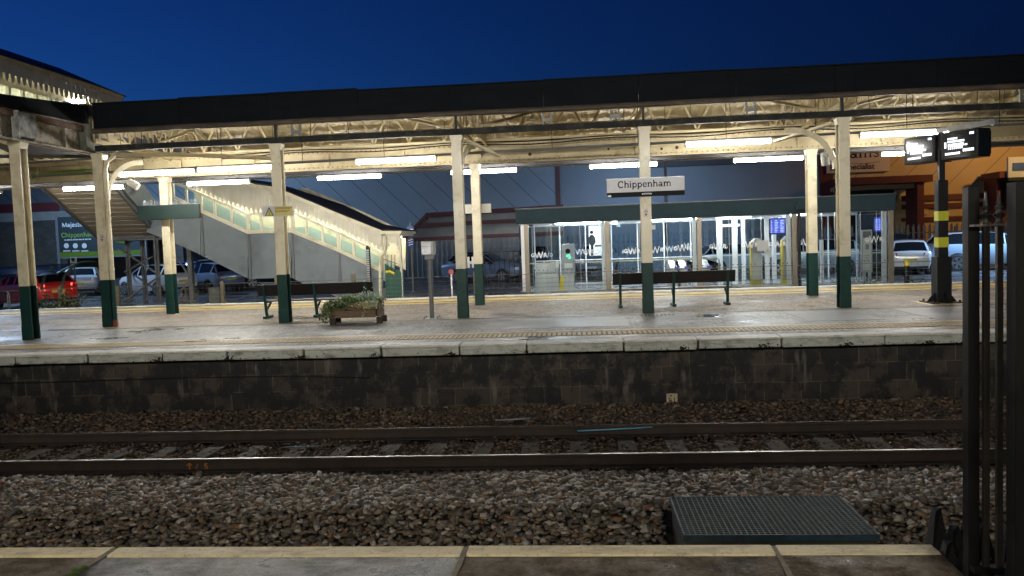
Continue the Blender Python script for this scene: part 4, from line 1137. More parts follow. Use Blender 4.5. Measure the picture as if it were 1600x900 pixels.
# dots printed on the glass, rails
m = MB()
for a, b in zip(panes, panes[1:]):
    for x in np.arange(a + .12, b - .08, .16):
        c = hp(x, .018, .55); m.lathe(c, [(.022, 0), (.022, .001)], 8, -hn)
m.build('glass_dots', INK, hall)
hall_box('hand_rail', pm('pale_rail', (.62, .6, .42), (.55, .53, .36), 3, .4), (.2, hs(1120), .5, .54, .78, .83), (hs(1260), HL - .2, .5, .54, .80, .83))
hall_box('low_rail', ALU, (hs(895), hs(1000), .6, .64, -.06, -.0), (.2, HL - .2, HD - .5, HD - .46, .78, .82))
for i, (a, b) in enumerate(((hs(856), hs(886)), (hs(1012), hs(1044)), (hs(1125), hs(1172)), (hs(1256), hs(1300)))):
    o = hall_box('ceiling_light', HALLBULB, (a - .2, b + .2, 1.0, 1.12, 2.37, 2.419))
    o['label'] = 'lit strip under the hall ceiling'
hall_box('ceiling_light', HALLBULB, (1.2, 3.4, 2.9, 3.02, 2.37, 2.419), (5.0, 7.2, 2.9, 3.02, 2.37, 2.419), (9.0, 11.4, 2.9, 3.02, 2.37, 2.419))
# operator lettering on the glass, front and back (the back reads through mirrored)
def mark(s, z, size, d=.016, mirror=False, parent=hall, mat=WHITEINK):
    xd = -he if mirror else he
    o = serifless(s, z, size, d, xd, mirror, mat)
def serifless(s, z, size, d, xd, mirror, mat):
    c = hp(s, d, z)
    g = text('glass_lettering', 'G', size*.56, c - xd*size*.66, xd, ZD, mat, hall, depth=.002, bold=size*.02)
    w = MB(); h = size*.70; y0 = -size*.14
    pts = [(-.42, h), (-.2, 0), (0, h*.95), (.2, 0), (.42, h)]
    for (a, b), (e, f) in zip(pts, pts[1:]):
        w.bar(c + xd*a*size + Vector((0,0,b + y0)), c + xd*e*size + Vector((0,0,f + y0)), size*.085, .002, tuple(hn))
    w.build('glass_lettering', mat, hall)
    text('glass_lettering', 'R', size*.56, c + xd*size*.68, xd, ZD, mat, hall, depth=.002, bold=size*.02)
for q, z in ((842, 1.07), (925, 1.11), (988, 1.12), (1024, 1.13), (1066, 1.16), (1122, 1.19), (1172, 1.2), (1215, 1.2), (1262, 1.22), (1366, 1.25)):
    mark(hs(q), z, .36)
GREYINK = plain('frosted_lettering', (.38, .40, .42), .5)
for q, z in ((833, 1.0), (893, 1.1), (931, 1.04), (982, 1.04), (1054, 1.1), (1088, 1.2), (1145, 1.1), (1235, 1.14)):
    serifless(hs(q) , z - .02, .38, HD - .05, -he, True, GREYINK)
# things standing in the hall
STEELP = pm('brushed_panel', (.42, .43, .44), (.34, .35, .36), 3, .35, .4, stretch=(6, 6, .3))
t = thing('steel_cabinet', 'brushed steel cabinet at the left end inside the glazed hall', 'cabinet', hp(hs(852), .5, GZ + .03)); a, b = hs(834), hs(870)
MB(); m = MB(); hbox(m, a, b, .45, .75, GZ + .03, .80); m.build('casing', STEELP, t, bevel=.01)
m = MB(); hbox(m, a + .42, a + .55, .445, .4499, .71, .745); m.build('label', YELLOW, t)
m = MB(); hbox(m, a + .01, b - .01, .443, .4495, .44, .46); m.build('seam', GALV_DULL, t)
t = thing('help_point', 'tall grey help point with a green lit screen inside the hall', 'help point', hp(hs(886), .5, GZ + .03)); a, b = hs(876), hs(896)
m = MB(); hbox(m, a, b, .42, .7, .28, 1.53); m.build('casing', pm('help_point_grey', (.36, .38, .42), (.32, .34, .38), 3, .35), t, bevel=.012)
m = MB(); hbox(m, a + .03, b - .03, .46, .66, GZ + .03, .279); m.build('pedestal', STEELP, t)
m = MB()
for k in range(9): u, v = random.uniform(a + .13, b - .17), random.uniform(.93, 1.08); hbox(m, u, u + .06, .412, .419, v, v + .05)
m.build('screen', emit('green_screen', (.08, .8, .45), .5), t)
m = MB(); m.lathe(hp((a + b)/2, .42, 1.25), [(.10, 0), (.10, .006), (.075, .008)], 16, -hn); m.build('speaker_ring', INK, t)
m = MB(); hbox(m, a + .1, b - .08, .412, .419, .6, .78); m.lathe(hp((a + b)/2, .42, .43), [(.03, 0), (.03, .01)], 10, -hn); m.build('button_plate', WHITE, t)
m = MB(); m.bar(hp(hs(872), .4, GZ + .03), hp(hs(875), .42, .31), .09, .05).bar(hp(hs(876), .4, GZ + .03), hp(hs(877), .42, .31), .09, .05)
single(m, 'wet_floor_sign', YELLOW, 'yellow folding floor sign beside the help point', 'floor sign')
def machine(s0, s1, top, label, face, edge, screen=True):
    t = thing('ticket_machine', label, 'ticket machine', hp((s0 + s1)/2, .6, GZ + .03))
    pts = [(s0, GZ + .25), (s1, GZ + .25), (s1, top - .06), (s1 - .08, top), (s0 + .14, top), (s0, top - .14)]
    m = MB(); m.prism([hp(u, .45, v) for u, v in pts], hn*.55); m.build('casing', face, t, bevel=.01)
    m = MB(); m.prism([hp(s0 - .04, .44, GZ + .03), hp(s1 + .04, .44, GZ + .03), hp(s1, .44, GZ + .249), hp(s0, .44, GZ + .249)], hn*.57); hbox(m, s0 - .035, s0 - .003, .46, .9, GZ + .25, top - .15)
    m.build('yellow_base', edge, t)
    if screen:
        m = MB(); hbox(m, s0 + .12, s1 - .04, .44, .449, top - .52, top - .22); m.build('screen', emit('machine_screen', (.85, .93, 1), .3), t)
        m = MB(); hbox(m, s0 + .12, s1 - .04, .44, .449, top - .20, top - .12); hbox(m, s0 + .14, s1 - .05, .44, .449, .42, .62); m.build('slot', INK, t)
        m = MB(); m.lathe(hp((s0 + s1)/2 + .03, .449, top - .82), [(.09, 0), (.09, .008)], 12, -hn); m.build('card_reader', plain('reader_blue', (.03, .08, .35), .4), t)
        m = MB(); hbox(m, s0 + .15, s1 - .05, .437, .439, .46, .58); m.build('tray', GALV, t)
    return t
machine(hs(941), hs(953), 1.55, 'white ticket machine with yellow base inside the left part of the hall', pm('machine_white', (.55, .58, .64), (.5, .53, .58), 3, .35), YELLOW)
machine(hs(1228), hs(1241), 1.55, 'grey ticket machine with a yellow edge beside the blue departure board', pm('machine_grey', (.40, .40, .37), (.34, .34, .32), 3, .4), YELLOW, False)
machine(hs(1178), hs(1194), 1.5, 'rounded ticket machine seen through the hall doors', pm('machine_grey', (.4, .4, .37)), pm('dull_yellow', (.4, .32, .05), (.33, .27, .04), 5), False)
# ticket gates
gatep = None
for i, (q, lab) in enumerate(((1052, 'silver ticket gate in the hall, leftmost of the gate line'), (1068, 'silver ticket gate with a small blue screen in the hall'), (1104, 'silver ticket gate in the hall just right of the hall post'))):
    s = hs(q)
    if gatep is None:
        gatep = thing('ticket_gate', lab, 'ticket gate', hp(s, 1.0, GZ + .03), 'ticket gates in the hall', local=True)
        MB().prism([(-.14, -.5, 0), (-.14, .9, 0), (-.14, .9, 1.0), (-.14, .3, 1.0), (-.14, -.5, .75)], (.28, 0, 0)).build('cabinet', STEELP, gatep, bevel=.02)
        MB().tube([(-.30, -.3, .72), (-.30, -.3, 1.0), (-.22, -.3, 1.06), (.42, -.3, 1.06), (.5, -.3, 1.0), (.5, -.3, .55)], .028, 8).build('hoop', GALV, gatep)
        MB().box(.02, .2, -.53, -.505, .68, .79).build('screen', emit('gate_screen', (.12, .16, .7), .10), gatep)
        MB().prism([(.15, .1, .3), (.62, .1, .25), (.62, .1, .85), (.15, .1, 1.0)], (0, .02, 0)).build('paddle', CARGLASS, gatep)
    else: dup(gatep, hp(s, 1.0, GZ + .03), lab)
# automatic doors in a white frame
dr = thing('sliding_door', 'white framed sliding glass doors at the back of the hall', 'door', hp(hs(1170), 2.0, GZ + .03))
ds = [hs(1131), hs(1150), hs(1161), hs(1166), hs(1208), hs(1215)]
m = MB()
for a, b in ((ds[0] - .1, ds[0] + .12), (ds[1] + .05, ds[2]), (ds[2] + .15, ds[3] + .15), (ds[4] - .05, ds[4] + .12), (ds[5] + .1, ds[5] + .22)): hbox(m, a, b, 1.5, 1.62, GZ + .03, 2.28)
hbox(m, ds[0] - .1, hs(1245), 1.49, 1.63, 2.28, 2.415); hbox(m, ds[0] + .12, ds[2] + .1, 1.5, 1.6, 1.98, 2.08); m.build('frame', ALU, dr, bevel=.006)
m = MB(); hbox(m, ds[0] + .14, ds[1] + .04, 1.55, 1.56, GZ + .05, 1.97); hbox(m, ds[3] + .16, ds[4] - .06, 1.55, 1.56, GZ + .05, 2.27); m.build('glass', GLASS, dr)
m = MB(); m.lathe(hp(hs(1167) + .35, 1.35, 2.33), [(.09, .08), (.09, .02), (.06, -.03), (.02, -.06)], 12); m.build('sensor', WHITE, dr)
def board(name, s0, s1, d, z0, z1, label):
    t = thing(name, label, 'departure board', hp((s0 + s1)/2, d, z0))
    m = MB(); hbox(m, s0 - .03, s1 + .03, d, d + .06, z0 - .03, z1 + .03); m.build('case', BLACK, t)
    m = MB(); hbox(m, s0, s1, d - .006, d - .001, z0, z1); m.build('screen', emit('blue_screen', (.02, .06, .8), .22), t)
    m = MB(); z = z1 - .06; H = z1 - z0
    while z > z0 + .06:
        for (a, b) in ((.04, .16), (.3, .62), (.68, .94)):
            u0 = s0 + (s1 - s0)*a; u1 = s0 + (s1 - s0)*(a + (b - a)*random.uniform(.45, 1)); hbox(m, u0, u1, d - .012, d - .007, z - .03, z)
        z -= .062
    m.build('screen_text', emit('board_text', (.5, .62, 1.0), .35), t)
board('departure_board', hs(1214), hs(1238), 1.35, 1.66, 2.22, 'blue lit departure board behind the hall post by the doors')
board('departure_board', hs(1380), hs(1390), 1.0, 1.60, 2.12, 'narrow blue lit departure board at the right end of the hall')
def glassboard(name, s0, s1, d, z0, z1, mat, label, cat):
    t = thing(name, label, cat, hp((s0 + s1)/2, d, z0)); m = MB(); hbox(m, s0, s1, d, d + .02, z0, z1); m.build('sheet', mat, t); return t
glassboard('notice_board', hs(1183), hs(1200), -.006 - .03, 1.02, 1.42, pm('board_back', (.40, .40, .39), (.36, .36, .35), 4, .5), 'blank grey notice board stuck on the hall glass by the doors', 'notice board')
glassboard('paper_notice', hs(1195), hs(1206), .10, .78, 1.15, emit('bright_paper', (.9, .95, 1), .25) if False else WHITE, 'white paper notice low behind the hall door glass', 'notice')
pc = thing('poster_case', 'free standing pale poster case near the right end of the hall', 'poster case', hp(hs(1358), .35, GZ + .03)); a, b = hs(1350), hs(1367)
m = MB(); hbox(m, a, b, .3, .36, .12, 1.68); m.build('frame', GALV, pc, bevel=.008)
m = MB(); hbox(m, a + .05, b - .05, .288, .299, .2, 1.38); m.build('poster', pm('pale_poster', (.5, .5, .48), (.44, .44, .42), 3, .4), pc)
m = MB(); hbox(m, a + .05, b - .05, .288, .299, 1.385, 1.62); m.build('header', pm('poster_header', (.12, .12, .12)), pc)
m = MB(); hbox(m, a + .13, a + .26, .28, .287, .95, 1.15)
for k in range(5): hbox(m, a + .1, b - .1, .28, .287, .45 + k*.07, .47 + k*.07)
m.build('print', pm('poster_print', (.2, .2, .2)), pc)
m = MB(); hbox(m, a + .04, a + .14, .31, .35, GZ + .03, .119); hbox(m, b - .14, b - .04, .31, .35, GZ + .03, .119); m.build('leg', STEELP, pc)
m = MB(); hbox(m, hs(1287), hs(1292), .5, .62, GZ + .03, 1.35); single(m, 'advert_totem', ALU, 'slim white lit column between the two right-hand hall columns', 'totem')
# emergency lamp, green exit glow, small boxes
m = MB(); hbox(m, hs(957), hs(965), .8, .86, 2.24, 2.35); single(m, 'exit_light', emit('exit_glow', (.7, 1, .9), 4), 'small bright emergency light under the hall ceiling left of the sign column', 'exit light')
m = MB(); hbox(m, hs(1018), hs(1026), .7, .8, 1.98, 2.16); single(m, 'wall_box', WHITE, 'small white box hanging in the hall right of the sign column', 'box')
m = MB(); hbox(m, hs(867), hs(871), .3, .4, .62, .85); single(m, 'card_reader', WHITE, 'small white reader on the hall rail left of the help point', 'card reader')
cp_ = thing('camera_post', 'slim black post with a camera box in front of the hall glass', 'post', hp(hs(1246), -.35, GZ))
m = MB(); hbox(m, hs(1246) - .05, hs(1246) + .05, -.4, -.3, GZ, 2.72); m.build('post', BLACK, cp_)
m = MB(); hbox(m, hs(1246) - .14, hs(1246) + .2, -.52, -.401, 2.50, 2.72); m.lathe(hp(hs(1246) - .03, -.46, 2.72), [(.05, 0), (.05, .06), (.02, .1)], 10); m.build('camera', DARK_GREEN, cp_)
# silhouette print on a pale panel, on the rear glass
t = glassboard('window_poster', hs(912), hs(934), HD - .45, .96, 2.25, pm('pale_print', (.45, .47, .5), (.38, .4, .43), 2, .5), 'pale window poster with a dark standing figure print inside the hall', 'poster')
m = MB(); s = hs(917); 
m.prism([hp(s + u, HD - .456, v) for u, v in ((-.05, .98), (.05, .98), (.06, 1.4), (.16, 1.55), (.14, 1.75), (.05, 1.87), (-.05, 1.87), (-.14, 1.75), (-.12, 1.5), (-.05, 1.4))], hn*.004).lathe(hp(s, HD - .456, 1.98), [(.075, 0), (.075, .003)], 12, -hn)
m.build('print', INK, t)
m = MB(); hbox(m, hs(930) - .2, hs(940) + .2, HD - .452, HD - .44, 1.35, 1.43); m.build('shelf_print', pm('dark_print', (.05, .055, .06)), t)

# ------------------------------------------------------------------ covered footbridge and its stairs
fb = thing('footbridge', 'covered cream footbridge with valanced roof, glazed stairs and grey lower panels', 'footbridge', (-13, 30, GZ))
SY, SY2 = 30.0, 32.3
def P(px, py, Y=SY): p = atY(px, py, Y); return (p.x, Y, p.z)
def pan(name, pts, mat, thick=.06, Y=SY, par=fb):
    return MB().prism([P(a, b, Y) for a, b in pts], (0, thick, 0)).build(name, mat, par)
pan('lower_panel', [(228, 362), (268, 306), (313, 328), (313, 398), (273, 380)], GREYPANEL)
pan('lower_panel', [(314, 329), (387, 362), (387, 435), (314, 398.5)], GREYPANEL)
pan('lower_panel', [(388.5, 362.5), (455, 360), (455, 434), (388.5, 435.5)], GREYPANEL)
pan('lower_panel', [(456.5, 360), (529, 392), (529, 464), (482, 448), (456.5, 434)], GREYPANEL)
pan('lower_panel', [(530, 392.5), (598, 424), (598, 475), (530, 475)], GREYPANEL)
m = MB()
for a, b, c in ((313.5, 322, 400), (387.8, 358, 437), (455.7, 356, 436), (529.5, 384, 474)):
    q = P(a, b, SY - .05); w = P(a, c, SY - .05); m.bar((q[0], SY - .02, q[2]), (q[0], SY - .02, w[2]), .06, .05)
m.build_each('panel_rib', GALV_DULL, fb)
# window band: sill rail, head rail, posts, panes
def band_rail(name, line, h, mat, y0=-.07, d=.12):
    m = MB()
    for (a, b), (c, e) in zip(line, line[1:]):
        A, B = Vector(P(a, b)), Vector(P(c, e)); m.prism([A, B, B + Vector((0,0,-h)), A + Vector((0,0,-h))], (0, d, 0))
    o = m.build(name, mat, fb); o.location.y += y0; return o
SILL = [(262, 301), (313, 326), (387.8, 360), (455, 357.5), (529, 388), (597, 420)]
HEAD = [(258, 277), (313, 300.5), (387.8, 332.5), (458, 330.5), (529, 361.5), (604, 397)]
band_rail('sill', SILL, .14, CREAM); band_rail('head_rail', HEAD, .10, CREAM)
def along(line, x):
    for (a, b), (c, e) in zip(line, line[1:]):
        if a <= x <= c: return b + (e - b)*(x - a)/(c - a)
    return line[-1][1]
WIN = [270, 291, 313, 335, 362, 387.8, 408, 430, 457, 479, 504, 529, 552, 575, 597]
m = MB(); big = MB()
for x in WIN:
    q, w = P(x, along(HEAD, x)), P(x, along(SILL, x)); wd = .14 if x in (313, 387.8, 457, 529) else .085
    (m).box(q[0] - wd/2, q[0] + wd/2, SY - .06, SY + .03, w[2] - .05, q[2] - .05)
m.build_each('window_post', CREAM, fb)
STGLASS = glass_mat('stair_glass', (.90, .96, .93), .5, .08)
for a, b in zip(WIN, WIN[1:]):
    f0, f1 = a + 2.2, b - 2.2
    MB().prism([P(f0, along(HEAD, f0) + 4), P(f1, along(HEAD, f1) + 4), P(f1, along(SILL, f1) + 1), P(f0, along(SILL, f0) + 1)], (0, .012, 0)).build('window_pane', STGLASS, fb)
# inside of the stair: far wall cream over green, flights, strip lamps
TEAL = pm('inner_green_wall', (.40, .47, .43), (.34, .41, .37), 4, .5)
m = MB(); g = MB()
for (a, b), (c, e) in zip(SILL, SILL[1:]):
    A, B = Vector(P(a, b)), Vector(P(c, e))
    for mb, lo, hi in ((g, -.8, .12), (m, .12, 1.7)):
        mb.prism([A + Vector((0, 2.15, lo)), B + Vector((0, 2.15, lo)), B + Vector((0, 2.15, hi)), A + Vector((0, 2.15, hi))], (0, .08, 0))
m.build('inner_wall', CREAM, fb); g.build('inner_dado', TEAL, fb)
m = MB()
for (a, b), (c, e) in zip(SILL, SILL[1:]):
    A, B = Vector(P(a, b)), Vector(P(c, e)); m.prism([A + Vector((0, .1, -1.1)), B + Vector((0, .1, -1.1)), B + Vector((0, .1, -1.25)), A + Vector((0, .1, -1.25))], (0, 2.0, 0))
m.build('flight', GALV_DULL, fb)
m = MB()
for (a, b), (c, e) in zip(SILL, SILL[1:]):
    A, B = Vector(P(a, b)), Vector(P(c, e)); m.tube([A + Vector((.1, 1.4, 1.02)), B + Vector((-.1, 1.4, 1.02))], .03, 6)
m.build_each('stair_light', emit('stair_tube', (1.0, .96, .84), STAIR_POWER), fb)
# valance boards with their saw-tooth lower edge, roof above
VTOP = [(225, 262), (357, 286), (427, 296), (540, 342), (596, 364)]
VBOT = [(225, 268), (313, 300), (350, 318), (400, 334), (458, 331), (529, 361), (604, 398)]
m = MB(); xs = np.arange(232, 600, 7.0)
for i, x in enumerate(xs):
    x1 = x + 6.7; yb0 = along(VBOT, x) if x > 225 else 268; yb1 = along(VBOT, x1); xm = (x + x1)/2; ym = along(VBOT, xm)
    m.prism([P(x, along(VTOP, x), SY - .22), P(x1, along(VTOP, min(x1, 596)), SY - .22), P(x1, yb1 - 7, SY - .22), P(xm + 1.6, ym - 5.2, SY - .22), P(xm + 1.0, ym - 1.5, SY - .22), P(xm, ym, SY - .22), P(xm - 1.0, ym - 1.5, SY - .22), P(xm - 1.6, ym - 5.2, SY - .22), P(x, yb0 - 7, SY - .22)], (0, .03, 0))
m.build('valance', pm('valance_cream', (.60, .56, .44), (.54, .50, .38), 2, .5, dirt=(.35, .32, .22), dscale=1.5, damt=.5), fb)
m = MB()
for (a, b), (c, e) in zip(VTOP, VTOP[1:]):
    A, B = Vector(P(a, b, SY - .26)), Vector(P(c, e, SY - .26)); m.prism([A + Vector((0,0,.10)), B + Vector((0,0,.10)), B - Vector((0,0,.02)), A - Vector((0,0,.02))], (0, .06, 0))
m.build('eaves_trim', CREAM, fb)
SLATE = pm('dark_slate', (.018, .018, .02), (.01, .01, .012), 5, .6, bump=.3)
m = MB(); RT = [(225, 255), (357, 281), (427, 291), (540, 338), (596, 361), (627, 361)]
RR = [(225, 252), (357, 277), (430, 287), (536, 321), (592, 350), (629, 361)]
L1 = [Vector(P(a, b, SY - .25)) for a, b in RT]
L2 = [Vector(P(a, b, SY + 1.1)) for a, b in RR]; L3 = [Vector((v.x, SY + 2.5, v.z)) for v in L1]
for i in range(len(L1) - 1):
    for U, W in ((L1, L2), (L2, L3)):
        m.prism([U[i], U[i+1], W[i+1], W[i]], (0, 0, .04))
m.build('stair_roof', SLATE, fb)
# entrance end: cap, scalloped arch, gate, downpipe
q0, q1 = P(597, 362), P(629, 362)
m = MB().box(q0[0] - .02, q1[0] + .02, SY - .3, SY + 2.4, q0[2] - .10, q0[2] + .0).box(q0[0] + .05, q1[0] - .06, SY - .22, SY + 2.3, q0[2] - .18, q0[2] - .101)
m.build('entrance_cap', CREAM, fb)
m = MB(); x0, x1 = q0[0] + .14, P(625, 380)[0]; n = 7
for i in range(n):
    a, b = x0 + (x1 - x0)*i/n, x0 + (x1 - x0)*(i + 1)/n; u = (i + .5)/n; arch = .20 + .30*abs(u - .5)**1.6*4
    m.prism([(a + .003, SY - .15, q0[2] - .181), (b - .003, SY - .15, q0[2] - .181), (b - .003, SY - .15, q0[2] - .18 - arch), ((a + b)/2, SY - .15, q0[2] - .24 - arch), (a + .003, SY - .15, q0[2] - .18 - arch)], (0, .03, 0))
m.build('entrance_valance', MATS['valance_cream'], fb)
m = MB().box(x1 - .02, x1 + .06, SY - .12, SY, GZ, q0[2] - .18).box(x0 - .06, x0, SY - .12, SY, GZ, q0[2] - .18); m.build('entrance_post', MATS['valance_cream'], fb)
m = MB().prism([P(600, 412), P(623.5, 424), P(623.5, 372), P(600, 372)], (0, .02, 0)); o = m.build('entrance_side', emit('lit_panel', (1, .9, .6), .0) if False else CREAM, fb); o.location.y += 1.2
MB().box(q0[0] + .2, q1[0] - .2, SY + .6, SY + .66, q0[2] - .25, q0[2] - .2).build('entrance_light', MATS['stair_tube'], fb)
m = MB()
zt0, zt1 = P(600, 412)[2], P(623, 424)[2]
for k in range(7):
    x = x0 - .02 + (x1 - x0)*k/6; m.box(x - .03, x + .03, SY - .16, SY - .13, GZ, zt0 + (zt1 - zt0)*k/6)
m.prism([(x0 - .03, SY - .128, GZ + .1), (x1 + .03, SY - .128, GZ + .1), (x1 + .03, SY - .128, zt1 - .05), (x0 - .03, SY - .128, zt0 - .05)], (0, .03, 0))
m.build('gate', pm('gate_green', (.012, .09, .06), (.01, .07, .045), 4, .4), fb)
m = MB().tube([P(603, 425, SY - .2), P(609, 424, SY - .2), P(616, 428, SY - .2)], .05, 8); m.build('gate_handle', YELLOW, fb)
m = MB().tube([P(601, 368, SY - .3), P(601, 394, SY - .3), P(594, 402, SY - .3), P(594, 470, SY - .3)], .055, 10); m.build('downpipe', CREAM, fb, smooth=False)
m = MB().prism([P(571.5, 385, SY - .25), P(574.5, 383, SY - .25), P(578, 388, SY - .25), P(581, 465, SY - .25), P(575, 465, SY - .25)], (0, .04, 0)); m.build('ladder_board', BLACK, fb)
m = MB()
for k in range(16): m.box(P(577, 400, SY)[0] - .05, P(577, 400, SY)[0] + .06, SY - .262, SY - .252, .25 + k*.085, .31 + k*.085)
m.build('ladder_rung', GALV, fb)
m = MB()
for q in (606, 611.5, 617):
    m.tube([P(q, 425, SY - .2), P(q, 400, SY - .2)], .012, 5).lathe(P(q, 400, SY - .2), [(.022, 0), (.001, .06)], 6)
m.bar(P(600, 405, SY - .2), P(620, 412, SY - .2), .02); m.build('gate_spikes', BLACK, fb)
# upper flight coming down from the bridge, seen from below, and its trestle
fl = [Vector((-19.55, 31, 2.48)), Vector((-17.1, 31, 2.46)), Vector((-15.85, 26, 4.2)), Vector((-18.45, 26, 4.3))]
TREAD = pm('underside_boards', (.40, .34, .25), (.28, .23, .165), 3, .7, stretch=(.6, 6, 6), bump=.3)
m = MB(); n = 12
for i in range(n):
    a, b = i/n, (i + .86)/n
    A, B = fl[0].lerp(fl[3], a), fl[1].lerp(fl[2], a); D, E_ = fl[0].lerp(fl[3], b), fl[1].lerp(fl[2], b)
    m.prism([A, B, E_, D], (0, 0, .05))
m.build('flight_underside', TREAD, fb)
m = MB().bar(fl[0] + Vector((-.05, 0, .05)), fl[3] + Vector((-.05, 0, .05)), .09, .26).bar(fl[1] + Vector((.05, 0, .05)), fl[2] + Vector((.05, 0, .05)), .09, .26).bar(fl[0], fl[1], .1, .2)
m.build('stringer', GALV_DULL, fb)
m = MB().prism([fl[1] + Vector((.12, 0, .1)), fl[2] + Vector((.12, 0, .1)), fl[2] + Vector((.12, 0, 1.3)), fl[1] + Vector((.12, 0, 1.3))], (.04, 0, 0)).prism([fl[0] + Vector((-.12, 0, .1)), fl[3] + Vector((-.12, 0, .1)), fl[3] + Vector((-.12, 0, 1.6)), fl[0] + Vector((-.12, 0, 1.6))], (.04, 0, 0))
m.build('upper_panel', GREYPANEL, fb)
m = MB().box(-19.6, -15.6, 31.0, 32.3, 2.3, 2.45); m.build('landing', GALV_DULL, fb)
tr = [atY(160, 376, 31.05), atY(198, 372, 31.9), atY(243, 372, 31.05), atY(222, 372, 32.2)]
m = MB()
for q in tr: m.box(q.x - .10, q.x + .10, q.y - .02, q.y + .02, GZ, 2.3).box(q.x - .02, q.x + .02, q.y - .1, q.y + .1, GZ, 2.3)
m.build('trestle_leg', GALV_DULL, fb)
m = MB()
for (a, b) in (((185, 388), (247, 428)), ((192, 473), (251, 430)), ((195, 425), (240, 400)), ((210, 430), (247, 455)), ((190, 468), (210, 478))): m.bar(P(a[0], a[1], 31.0), P(b[0], b[1], 31.0), .05, .10, (0,1,0))
m.build('trestle_brace', GALV_DULL, fb)
q = atY(297, 400, 31.5); m = MB().box(q.x - .09, q.x + .09, 31.4, 31.6, GZ, 1.9).bar((q.x, 31.5, .6), (q.x - .8, 31.5, 1.9), .06).bar((q.x, 31.5, .7), (q.x - .5, 31.5, .1), .06); m.build('trestle_leg', GALV_DULL, fb)
# bridge over the tracks, upper left
bx = -17.0
m = MB().box(bx - .0, bx + .06, 8, 28.95, 7.58, 7.72).box(bx - .02, bx + .1, 8, 29.0, 7.721, 7.78); m.build('bridge_cornice', CREAM, fb)
m = MB(); y = 8.0
while y < 28.8:
    m.prism([(bx + .02, y, 7.58), (bx + .02, y + .245, 7.58), (bx + .02, y + .245, 7.07), (bx + .02, y + .185, 7.16), (bx + .02, y + .165, 7.31), (bx + .02, y + .08, 7.31), (bx + .02, y + .06, 7.16), (bx + .02, y, 7.07)], (.03, 0, 0)); y += .255
m.build('bridge_valance', pm('bridge_valance', (.66, .67, .60), (.58, .59, .53), 3, .5), fb)
m = MB().box(bx - .3, bx - .22, 8, 28.7, 4.6, 6.55).box(bx - .3, bx - .22, 8, 28.7, 7.02, 7.6)
for y in np.arange(8.3, 28.8, .62): m.box(bx - .3, bx - .22, y, y + .10, 6.551, 7.019)
m.build('bridge_wall', CREAM, fb)
for y in np.arange(8.3, 28.4, .62):
    MB().box(bx - .28, bx - .27, y + .102, y + .618, 6.552, 7.018).build('window_pane', STGLASS, fb) if y > 20 else None
m = MB().box(bx - 2.3, bx - 2.2, 8, 28.7, 4.6, 7.6); m.build('inner_wall', CREAM, fb)
m = MB().prism([(bx + .16, 8, 7.78), (bx - 1.3, 8, 8.5), (bx - 2.75, 8, 7.78)], (0, 19.3, 0))
m._add([(bx + .16, 27.3, 7.78), (bx - 1.3, 27.3, 8.5), (bx - 2.75, 27.3, 7.78), (bx + .16, 29.1, 7.72), (bx - 2.75, 29.1, 7.72)], [(0,3,1), (1,3,4), (1,4,2), (0,2,4,3)])
m.build('bridge_roof', SLATE, fb)
m = MB().box(bx - 2.2, bx - .3, 8, 28.7, 4.5, 4.6); m.build('bridge_deck', GALV_DULL, fb)
m = MB().tube([(bx - 1.2, 18, 7.45), (bx - 1.2, 28.0, 7.45)], .035, 6); m.build('bridge_light', MATS['stair_tube'], fb)
q = atY(126, 159, 26.6)
fl_ = thing('flood_lamp', 'small bright floodlamp on the footbridge just above the canopy roof', 'lamp', (q.x, q.y, q.z))
MB().obox((q.x, q.y, q.z), (.10, .0, -.06), (0, .05, 0), (.03, 0, .06)).build('lens', emit('flood_lens', (1, .98, .9), 40), fl_)
MB().obox((q.x - .03, q.y + .06, q.z + .02), (.12, 0, -.07), (0, .03, 0), (.04, 0, .08)).build('housing', GALV_DULL, fl_)

MB().tube([(bx - .1, 16, 7.52), (bx - .1, 28.2, 7.52)], .02, 6).build('eaves_light', emit('eaves_tube', (1.0, .93, .70), 1.6), fb)
# black railing in front of the parked saloon
rl = thing('bar_railing', 'black vertical bar railing in front of the blue grey saloon, left of the hall', 'railing', (-3.6, 33.5, GZ))
a, b = atY(742, 400, 33.5).x, atY(818, 400, 33.5).x; zt = atY(780, 392, 33.5).z
MB().box(a, b, 33.5, 33.54, zt - .06, zt - .02).box(a, b, 33.5, 33.54, GZ + .1, GZ + .14).build('rail', BLACK, rl)
m = MB()
for x in np.arange(a, b, .21): m.box(x - .014, x + .014, 33.505, 33.535, GZ, zt)
m.build('bars', BLACK, rl)

# ------------------------------------------------------------------ wire fence beyond the far edge
wf = thing('wire_fence', 'low wire mesh fence on wooden posts just beyond the far platform edge', 'fence', (-5, 27.2, GZ))
WY = 27.2
m = MB()
for q in (182, 345, 428, 548, 742): p = atY(q, 432, WY); 
for q, top in ((92, 448), (182, 447), (346, 440), (431, 431), (551, 428), (742, 426)):
    p = atY(q, top, WY); MB().box(p.x - .065, p.x + .065, WY, WY + .12, -1.3, p.z).build('post', POSTWOOD, wf, bevel=.01)
WIREM = pm('fence_wire', (.20, .20, .19), (.14, .14, .13), 9, .45, .5)
m = MB(); X0, X1 = -24.0, 14
for z, r_ in ((.56, .011), (.40, .005), (.24, .005), (.10, .007), (-.06, .005), (-.2, .005), (-.34, .007)):
    m.tube([(x, WY - .01, z + .012*math.sin(x*1.3)) for x in np.arange(X0, X1 + .1, 1.5)], r_, 4, cap=False)
m.build('wire', WIREM, wf)
m = MB()
for x in np.arange(X0, X1, .19): m.tube([(x, WY - .012, -.5), (x, WY - .012, .56)], .0032, 3, cap=False)
m.build('mesh', WIREM, wf)
